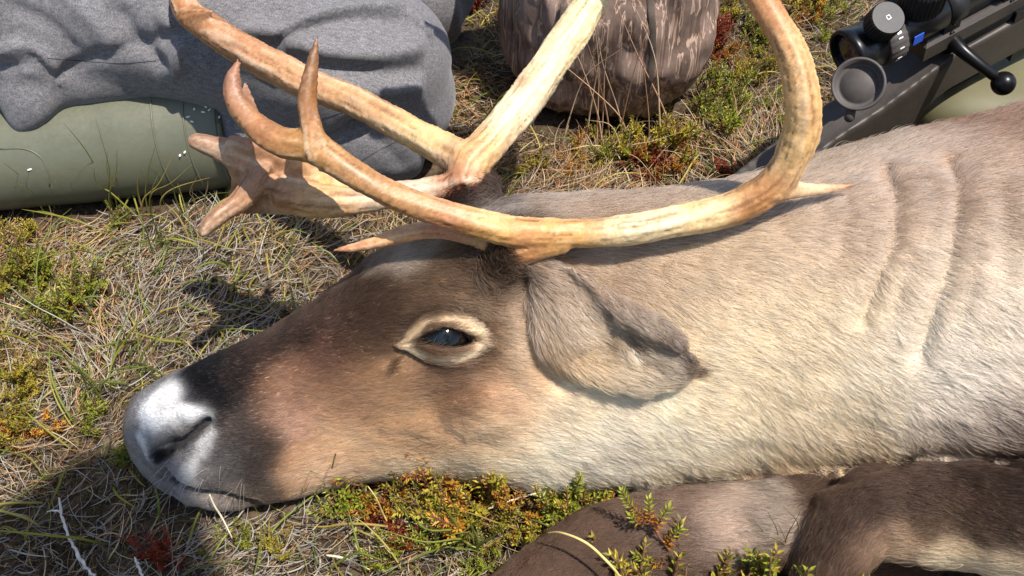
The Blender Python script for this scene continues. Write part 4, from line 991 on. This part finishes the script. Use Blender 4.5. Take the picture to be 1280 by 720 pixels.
    o = hair('outer_grass', S_, np.array([1, 1, 1, .8, .5, .1])[None]*rng.uniform(.0012, .0024, n)[:, None], C, BLADE)
    tag(o, 'rough tundra grass further out around the animal', 'grass', kind='stuff')
grass()

# ---- crowberry sprigs
def leafmat(name):
    m, t, b = mat(name); a = N(t, 'ShaderNodeAttribute', attribute_name='col'); oi = N(t, 'ShaderNodeObjectInfo')
    c = mul(t, a.outputs[0], ramp(t, oi.outputs['Random'], [(0, (.75, .75, .75)), (1, (1.2, 1.15, 1.1))]))
    t.links.new(c, b.inputs['Base Color']); b.inputs['Roughness'].default_value = .45; b.inputs['Specular IOR Level'].default_value = .35
    tr = N(t, 'ShaderNodeBsdfTranslucent'); t.links.new(c, tr.inputs[0]); mx = N(t, 'ShaderNodeMixShader'); mx.inputs[0].default_value = .3
    t.links.new(b.outputs[0], mx.inputs[1]); t.links.new(tr.outputs[0], mx.inputs[2]); t.links.new(mx.outputs[0], t.nodes['Material Output'].inputs[0]); return m
LEAF = leafmat('heath_leaf'); STEM = simple('reddish_heath_stem', (.13, .055, .035), .7, var=.3, scale=300)
TONES = {'green': ('74842c', '98a238', '5c6c26'), 'yellow': ('8f8a30', 'b0a23c', '757a2c'), 'orange': ('b07a2c', 'c69a38', '9a4e26'), 'red': ('7c2a1c', '96401f', '5e2018')}
def sprig_geo(seed, tone, nb=6, h=.05, lean=.5, leaf=.0058):
    r = np.random.default_rng(seed); st = []; LV = []; LF = []; LC = []
    cols = [lin(c) for c in TONES[tone]]
    def leaves(C, tipk):
        T, A_, B_ = frames(C); s = np.r_[0, np.cumsum(np.linalg.norm(np.diff(C, axis=0), axis=1))]; n = int(s[-1]/.00105)
        for k in range(n):
            f = (k+.5)/n; x = f*s[-1]; i = min(np.searchsorted(s, x), len(C)-1); c = np.array([np.interp(x, s, C[:, a]) for a in range(3)])
            if f < .22 and r.random() < .6: continue
            ph = k*2.39996+r.normal(0, .25); o_ = A_[i]*math.cos(ph)+B_[i]*math.sin(ph); up = .45+.7*f*f+r.normal(0, .12)
            d = nrm(o_+T[i]*up); sd = nrm(np.cross(d, T[i])); nn = np.cross(sd, d); ln = leaf*(1-.35*max(0, f-.8)/.2)*r.uniform(.75, 1.15); w = ln*.17
            b0 = len(LV); LV.extend([c, c+d*ln*.5+sd*w+nn*w*.4, c+d*ln, c+d*ln*.5-sd*w+nn*w*.4, c+d*ln*.5-nn*w*.35])
            LF.extend([(b0, b0+1, b0+4), (b0+1, b0+2, b0+4), (b0+2, b0+3, b0+4), (b0+3, b0, b0+4)])
            cc = cols[0]*(1-f)+cols[1]*f if r.random() < .8 else cols[2]
            if tone in ('green', 'yellow') and f < .45 and r.random() < .35: cc = lin('a0622e')
            LC.extend([cc*r.uniform(.75, 1.2)]*5)
    for b in range(nb):
        az = r.uniform(0, 2*np.pi); ln = h*r.uniform(.6, 1.15); le = lean*r.uniform(.5, 1.4); base = np.array((r.normal(0, .006), r.normal(0, .006), -.003))
        P = [base]; d = nrm((math.cos(az)*le, math.sin(az)*le, .8))
        for k in range(4): P.append(P[-1]+d*ln/4); d = nrm(d+np.array((r.normal(0, .12), r.normal(0, .12), .16)))
        C = catmull(P, 4); st.append(tube(C, np.linspace(.0011, .0005, len(C)), n=5)); leaves(C, 1)
        for q_ in range(r.integers(1, 3)):
            i = int(len(C)*r.uniform(.35, .75)); a2 = az+r.choice((-1, 1))*r.uniform(.6, 1.2); d = nrm((math.cos(a2)*.8, math.sin(a2)*.8, .7)); l2 = ln*r.uniform(.25, .45)
            C2 = catmull([C[i], C[i]+d*l2*.5, C[i]+d*l2+np.array((0, 0, l2*.2))], 4); st.append(tube(C2, np.linspace(.0008, .0004, len(C2)), n=5)); leaves(C2, 1)
    return join(st), (np.array(LV), LF, np.array(LC))
protos = {}
for tone in TONES:
    for k in range(3):
        (sv, sf), (lv, lf, lc) = sprig_geo(hash((len(protos), 3)) % 9973, tone, nb=5+k, h=.036+.008*k)
        so_ = mesh('stem', sv, sf, STEM, link=False); lo_ = mesh('leaves', lv, lf, LEAF, smooth=False, colors=lc, link=False); lo_['kind'] = 'stuff'
        protos[(tone, k)] = (so_, lo_)
NAMES = {'green': 'green', 'yellow': 'yellow green', 'orange': 'orange tinged', 'red': 'dark red'}
SPOTS = [(20, 255, 'against the ankle of the green boot'), (150, 272, 'under the shaft of the green boot'), (40, 350, 'in dry grass between boot and nose'), (20, 500, 'in sunlit grass off the tip of the nose'), (135, 540, 'right before the white nose'), (205, 700, 'beside the bleached twig'),
         (320, 690, 'in the grass under the mouth'), (430, 622, 'at the corner of the jaw'), (530, 626, 'under the cheek'), (620, 632, 'under the throat'), (705, 642, 'where throat and foreleg meet'), (500, 692, 'in shaded grass below the cheek'), (635, 682, 'among broad blades below the throat'), (840, 750, 'before the stretched foreleg'),
         (960, 720, 'between the two forelegs'), (1080, 715, 'under the folded foreleg'), (760, 150, 'at the foot of the backpack'), (855, 130, 'beside the corner of the backpack'), (815, 215, 'close behind the neck'), (868, 45, 'against the side of the backpack'), (1000, 20, 'beside the rifle scope'), (920, 215, 'in the loop of the curved antler'), (595, 18, 'between grey knee and backpack'), (237, 242, 'beside the antler shovel')]
def plant(px, py, tone, scale):
    p = at(px, py, 0); p = at(px, py, ground_h(p[0], p[1])); e = empty('crowberry_sprig', tuple(p)); e.scale = (scale,)*3
    e.rotation_euler = (rng.normal(0, .12), rng.normal(0, .12), rng.uniform(0, 6.28))
    for o in protos[(tone, int(rng.integers(0, 3)))]:
        c = o.copy(); col.objects.link(c); c.parent = e
    w = min(SPOTS, key=lambda s: (s[0]-px)**2+(1.6*(s[1]-py))**2)[2]
    tag(e, f'{NAMES[tone]} crowberry sprig growing {w}', 'plant', f'{NAMES[tone]} crowberry {w}')
def sow(zone):
    for px, py, tone, n, spread, sc_ in zone:
        for _ in range(n):
            x, y = px+rng.normal(0, spread), py+rng.normal(0, spread*.6); p = at(x, y, 0)
            if covered(p[None], .12)[0]: continue
            plant(x, y, tone, sc_*rng.uniform(.75, 1.2))
sow([(18, 258, 'yellow', 5, 12, .9), (10, 300, 'yellow', 4, 10, .9), (15, 360, 'yellow', 5, 12, .85), (50, 345, 'green', 4, 12, .75), (75, 400, 'green', 5, 14, .75), (90, 372, 'green', 3, 10, .8), (235, 240, 'yellow', 2, 6, .7), (150, 285, 'green', 4, 20, .7), (30, 275, 'green', 3, 10, .9)])
sow([(40, 490, 'yellow', 5, 14, .75), (20, 545, 'yellow', 5, 12, .7), (8, 480, 'yellow', 3, 8, .8), (120, 520, 'green', 3, 14, .6), (165, 580, 'green', 3, 12, .55), (110, 540, 'green', 2, 14, .6), (205, 700, 'red', 3, 10, .6), (300, 685, 'green', 3, 16, .55), (350, 690, 'yellow', 2, 10, .55), (60, 560, 'orange', 3, 16, .6)])
sow([(440, 632, 'green', 2, 10, 1.1), (490, 634, 'orange', 2, 12, 1.1), (545, 636, 'yellow', 3, 12, 1.2), (580, 637, 'orange', 3, 12, 1.2), (620, 638, 'yellow', 2, 12, 1.15), (660, 642, 'orange', 3, 12, 1.15), (700, 650, 'green', 3, 12, 1.1), (735, 655, 'yellow', 3, 8, 1.0), (430, 622, 'yellow', 4, 12, .8), (470, 625, 'orange', 4, 12, .75), (520, 630, 'green', 5, 12, .8), (550, 620, 'yellow', 4, 12, .9), (585, 628, 'orange', 4, 10, .8), (620, 630, 'yellow', 3, 14, .85), (660, 635, 'orange', 5, 12, .8), (695, 640, 'yellow', 5, 12, .8), (720, 655, 'orange', 4, 10, .8), (500, 660, 'red', 3, 14, .6), (560, 665, 'green', 4, 16, .7), (630, 665, 'yellow', 3, 14, .8), (670, 690, 'yellow', 4, 10, .8), (510, 690, 'red', 2, 14, .6), (480, 700, 'green', 3, 16, .55), (600, 700, 'green', 3, 20, .6), (700, 630, 'green', 4, 10, .8), (730, 640, 'green', 3, 8, .8)])
sow([(830, 806, 'yellow', 6, 12, 1.5), (870, 806, 'yellow', 7, 12, 1.6), (910, 804, 'green', 8, 12, 1.65), (950, 798, 'green', 8, 12, 1.6), (985, 790, 'green', 7, 9, 1.5), (795, 806, 'green', 4, 10, 1.2), (1075, 718, 'orange', 4, 8, .7), (1095, 714, 'yellow', 3, 6, .7), (900, 812, 'orange', 5, 20, 1.4), (850, 800, 'orange', 4, 12, 1.4), (720, 150, 'green', 3, 10, .8), (790, 146, 'yellow', 4, 14, .9), (750, 142, 'green', 4, 12, .8), (840, 138, 'green', 3, 10, .9)])
sow([(760, 150, 'green', 7, 16, 1.0), (800, 170, 'yellow', 7, 16, 1.0), (850, 130, 'green', 8, 16, 1.05), (870, 160, 'green', 7, 14, 1.0), (830, 200, 'yellow', 6, 16, .9), (740, 185, 'yellow', 4, 14, .8), (860, 105, 'green', 4, 10, 1.0), (845, 210, 'orange', 3, 14, .7), (800, 215, 'red', 3, 12, .7), (770, 205, 'green', 3, 12, .8)])
sow([(940, 55, 'green', 5, 14, .8), (930, 100, 'yellow', 5, 14, .7), (905, 80, 'orange', 4, 12, .7), (955, 140, 'green', 4, 12, .6), (910, 140, 'green', 5, 12, .8), (700, 205, 'orange', 4, 16, .6), (660, 215, 'yellow', 3, 12, .6), (860, 45, 'red', 6, 9, .9), (880, 60, 'red', 6, 9, .9), (845, 30, 'red', 3, 7, .9), (990, 30, 'orange', 5, 14, .9), (1000, 10, 'yellow', 4, 14, .9), (1010, 40, 'green', 4, 14, .8), (905, 20, 'yellow', 3, 10, .8), (820, 225, 'red', 2, 10, .7), (1030, 15, 'green', 4, 14, .8), (920, 215, 'red', 3, 10, .6), (595, 10, 'red', 3, 12, .7), (570, 30, 'orange', 3, 12, .6), (620, 25, 'orange', 3, 10, .6)])
# the tall sprig in front of the foreleg
def tall_sprig():
    e = empty('crowberry_sprig', tuple(at(842, 722, .004))); E = np.array(e.location)
    tag(e, 'tall crowberry sprig standing out against the brown foreleg', 'plant')
    r = np.random.default_rng(5); st = []; LVs = []; LFs = []; LCs = []; n0 = 0
    def mk(pts, rad, leafy):
        nonlocal n0
        C = catmull([atd(px, py, t) for px, py, t in pts], 6)-E; st.append(tube(C, np.linspace(rad, rad*.5, len(C)), n=6))
        if not leafy: return
        T, A_, B_ = frames(C); s = np.r_[0, np.cumsum(np.linalg.norm(np.diff(C, axis=0), axis=1))]; n = int(s[-1]/.00062)
        for k in range(n):
            f = (k+.5)/n; x = f*s[-1]; i = min(np.searchsorted(s, x), len(C)-1); c = np.array([np.interp(x, s, C[:, a]) for a in range(3)])
            ph = k*2.39996; d = nrm(A_[i]*math.cos(ph)+B_[i]*math.sin(ph)+T[i]*(.5+.7*f*f)); sd = nrm(np.cross(d, T[i])); nn = np.cross(sd, d); ln = .0062*r.uniform(.8, 1.1); w = ln*.19
            b0 = len(LVs); LVs.extend([c, c+d*ln*.5+sd*w, c+d*ln, c+d*ln*.5-sd*w, c+d*ln*.5-nn*w*.5]); LFs.extend([(b0, b0+1, b0+4), (b0+1, b0+2, b0+4), (b0+2, b0+3, b0+4), (b0+3, b0, b0+4)])
            cc = lin('b86a2c')*(1-f)+lin('a8ac3a')*f if f < .5 else lin('9ca436'); LCs.extend([cc*r.uniform(.8, 1.2)]*5)
    mk([(842, 722, .740), (836, 690, .730), (822, 668, .724), (812, 652, .720)], .0013, False)
    mk([(812, 652, .720), (798, 640, .716), (784, 626, .712), (778, 614, .708)], .0010, True)
    mk([(812, 655, .720), (812, 640, .715), (812, 624, .712)], .0009, True)
    mk([(818, 662, .722), (826, 650, .716), (836, 634, .712)], .0009, True)
    mk([(806, 650, .719), (796, 652, .716), (790, 645, .714)], .0008, True)
    mk([(832, 684, .728), (842, 668, .720), (852, 660, .716)], .0008, True)
    mk([(838, 700, .734), (818, 704, .726), (794, 694, .722)], .0008, True)
    v, f = join(st); mesh('stem', v, f, STEM, e); l_ = mesh('leaves', np.array(LVs), LFs, LEAF, e, smooth=False, colors=np.array(LCs)); l_['kind'] = 'stuff'
tall_sprig()

# ---- bleached twigs, stalks and grass tufts
TWIG = simple('bleached_twig', (.50, .46, .40), .85, var=.25, scale=200, bmp=.4); STRAW = simple('yellow_straw', (.52, .40, .14), .6, var=.2, scale=150); PALE = simple('pale_straw', (.58, .50, .34), .7, var=.2, scale=150)
REDST = simple('reddish_dry_stalk', (.28, .12, .085), .7, var=.3, scale=200)
def knobbly(C, rad):
    q = catmull(np.hstack([np.array(C), np.array(rad, float)[:, None]]), 9); n = len(q)
    q[:, :3] += rng.normal(0, 1, (n, 3))*(q[:, 3:]*.28); q[:, 3] *= 1+.22*rng.normal(0, 1, n).clip(-1.5, 1.5); q[-1, 3] *= .4
    return tube(q[:, :3], np.maximum(q[:, 3]*.65, .00015), n=8)
def twig(name, label, pts, rad, m, sides=(), cat='twig'):
    C = [at(a, b, z) for a, b, z in pts]; v, f = knobbly(C, rad) if name == 'twig' else stube(C, [x*.75 for x in rad], n=8); o = mesh(name, v, f, m, origin=C[0]); tag(o, label, cat)
    for pp, rr in sides:
        D = [at(a, b, z) for a, b, z in pp]; v, f = knobbly(D, rr); mesh('side_twig', v-C[0], f, m, o)
    return o
twig('twig', 'forked bleached twig lying on dark ground below the muzzle', [(74, 622, .014), (80, 655, .016), (96, 690, .015), (118, 724, .012)], [.0011, .0016, .0019, .0018], TWIG, [([(77, 640, .016), (68, 638, .018), (58, 640, .018)], [.0012, .0010, .0005])])
twig('twig', 'short bleached twig end in the grass under the chin', [(168, 696, .016), (172, 706, .015), (182, 730, .012)], [.0010, .0016, .0016], TWIG)
twig('twig', 'small pale twig between the forelegs', [(1108, 706, .012), (1130, 702, .016), (1146, 698, .016)], [.0012, .0018, .0010], TWIG)
twig('grass_stalk', 'bent yellow grass stalk across the brown foreleg', [(684, 666, .078), (702, 666, .092), (730, 677, .096), (752, 695, .090), (775, 722, .075), (790, 760, .03)], [.0006, .0010, .0012, .0013, .0013, .0013], STRAW, cat='grass')
twig('grass_stalk', 'orange grass blade beside the throat', [(460, 608, .045), (470, 622, .04), (478, 640, .02), (486, 656, .005)], [.0003, .0007, .0010, .0008], STRAW, cat='grass')
twig('grass_stalk', 'pale stalk hanging at the corner of the mouth', [(262, 618, .045), (268, 632, .035), (278, 648, .022), (290, 672, .012)], [.0006, .0010, .0009, .0004], PALE, cat='grass')
twig('grass_stalk', 'white straw lying in the grass below the throat', [(408, 694, .012), (430, 698, .014), (462, 712, .010)], [.0011, .0012, .0006], PALE, cat='grass')
twig('grass_stalk', 'thin pale straw lying beside the throat and foreleg', [(610, 636, .022), (650, 622, .028), (690, 612, .03)], [.0010, .0010, .0005], PALE, cat='grass')
# reddish seed head in front of the folded leg
sd_ = twig('seed_head', 'thin reddish grass seed head in front of the folded foreleg', [(1270, 730, .06), (1258, 690, .09), (1244, 650, .11), (1232, 620, .125), (1222, 606, .13)], [.0007, .0006, .0005, .0004, .0003], REDST, [([(1238, 634, .118), (1248, 628, .125), (1258, 624, .128)], [.0003, .0003, .0002]), ([(1236, 632, .118), (1226, 632, .122), (1218, 634, .124)], [.0003, .0003, .0002]), ([(1230, 616, .126), (1234, 610, .13), (1234, 606, .132)], [.0003, .0003, .0002])], cat='grass')
o0 = np.array(sd_.location)
for px, py, z in ((1222, 605, .131), (1216, 604, .131), (1234, 606, .132), (1237, 611, .131), (1258, 624, .128), (1260, 627, .127), (1218, 634, .124), (1223, 637, .123), (1243, 633, .121), (1236, 622, .126), (1228, 612, .128), (1240, 640, .117)):
    v, f = ellipsoid((0, 0, 0), (.0009, .0009, .0018), 8, 6); s_ = mesh('seed', v, f, PALE, sd_); s_.location = at(px, py, z)-o0
def tuft(px, py, blades, label, cols, group=None, wid=.0011, spread=.006):
    p = at(px, py, .0); p[2] = float(ground_h(p[0], p[1])); e = empty('grass_tuft', tuple(p)); tag(e, label, 'grass', group)
    r = np.random.default_rng(int(px*7+py)); mats = [simple('blade_'+c, lin(c), .55, var=.2, scale=120) for c in cols]
    for tx, ty, up_ in blades:
        # tip given by its place beside the tuft and height
        b0 = np.array((r.normal(0, spread), r.normal(0, .006), -.004)); tip = (aty(tx, ty, p[1]-.04) if ty < py-12 else at(tx, ty, .014))-p; mid = b0*.45+tip*.55+np.array((0, 0, .012))+r.normal(0, .004, 3)
        C = catmull([b0, b0*.7+mid*.3+np.array((0, 0, .012)), mid, tip], 5); n = len(C); sd = nrm(np.cross(tip-b0, CAM-p)+1e-6); w = wid*r.uniform(.7, 1.2)*np.linspace(1, .12, n)
        V = np.concatenate([C+sd*w[:, None], C-sd*w[:, None], C+np.cross(sd, nrm(tip-b0))*(w*.5)[:, None]]); Fc = []
        for i in range(n-1): Fc += [(i, i+1, 2*n+i+1, 2*n+i), (2*n+i, 2*n+i+1, n+i+1, n+i), (n+i, n+i+1, i+1, i)]
        mesh('blade', V, Fc, mats[int(r.integers(0, len(mats)))], e)
YG = ['8c8a3a', 'b09a50', '6f7830', 'c2ac74']
tuft(140, 272, [(80, 154, .085), (120, 150, .09), (134, 190, .06), (146, 186, .06), (118, 210, .05), (150, 215, .05)], 'tall bent grass blades standing in front of the boot shaft', YG)
tuft(62, 274, [(36, 216, .04), (4, 203, .05), (70, 225, .03), (100, 226, .03), (20, 232, .03)], 'yellow grass blades at the ankle of the boot', YG)
tuft(190, 270, [(178, 212, .05), (195, 180, .07), (216, 194, .06), (186, 208, .05), (240, 205, .05), (262, 222, .03), (200, 214, .05)], 'loose straw coloured blades in front of the boot top', YG)
tuft(250, 278, [(250, 215, .06), (260, 225, .05), (290, 240, .03), (240, 235, .05)], 'grass blades rising beside the antler shovel', YG)
tuft(120, 500, [(60, 425, .04), (90, 440, .05), (150, 440, .05), (180, 470, .04), (70, 480, .03), (165, 495, .03), (200, 455, .04), (40, 440, .03)], 'green grass tuft left of the white nose', ['6c7630', '7c803a', '9a9452'])
tuft(205, 330, [(190, 250, .06), (230, 280, .05), (175, 280, .06), (250, 320, .03), (160, 310, .05), (212, 262, .06)], 'green grass tuft under the antler shovel', ['6c7630', '8c8a3a', 'a89c5c'])
tuft(345, 320, [(330, 285, .04), (352, 290, .04), (320, 300, .03), (370, 300, .03), (300, 320, .02), (380, 345, .02)], 'straw tuft in a sunny patch above the nose', ['cbb48a', 'b09a50', 'a8824e'])
tuft(395, 622, [(388, 590, .05), (400, 594, .045), (420, 575, .05), (386, 604, .03), (372, 612, .03)], 'green blades poking up at the jaw', ['8c8a3a', 'a89040', '6f7830'])
tuft(590, 690, [(550, 620, .03), (585, 640, .05), (600, 655, .04), (640, 650, .04), (560, 670, .03), (625, 690, .03), (540, 690, .02), (500, 630, .02), (470, 660, .02)], 'broad green blades below the throat', ['7c8432', 'a09a40', 'c08a3a'], wid=.0016)
tuft(985, 705, [(960, 640, .05), (978, 632, .05), (1000, 640, .05), (1010, 665, .04), (940, 665, .04), (970, 650, .05), (900, 650, .05)], 'dark green blades between chest and folded leg', ['55622a', '6c7630', '7a6a4a'])
tuft(770, 190, [(735, 150, .04), (800, 140, .05), (850, 165, .04), (700, 190, .02), (880, 200, .03), (820, 225, .02), (740, 225, .02)], 'pale grass blades among the heath before the backpack', ['cbb48a', 'b0a070'])
tuft(762, 172, [(738, -5, .16), (757, 0, .17), (770, 5, .16), (790, 0, .15), (800, 30, .13), (745, 20, .14), (815, 20, .13), (730, 40, .12), (705, 30, .11), (778, 60, .1), (760, -20, .18), (690, 70, .07)], 'tall dry reeds standing against the camouflage backpack', ['c8a482', 'b48e70', 'd8bfa0'], wid=.0013, spread=.035)
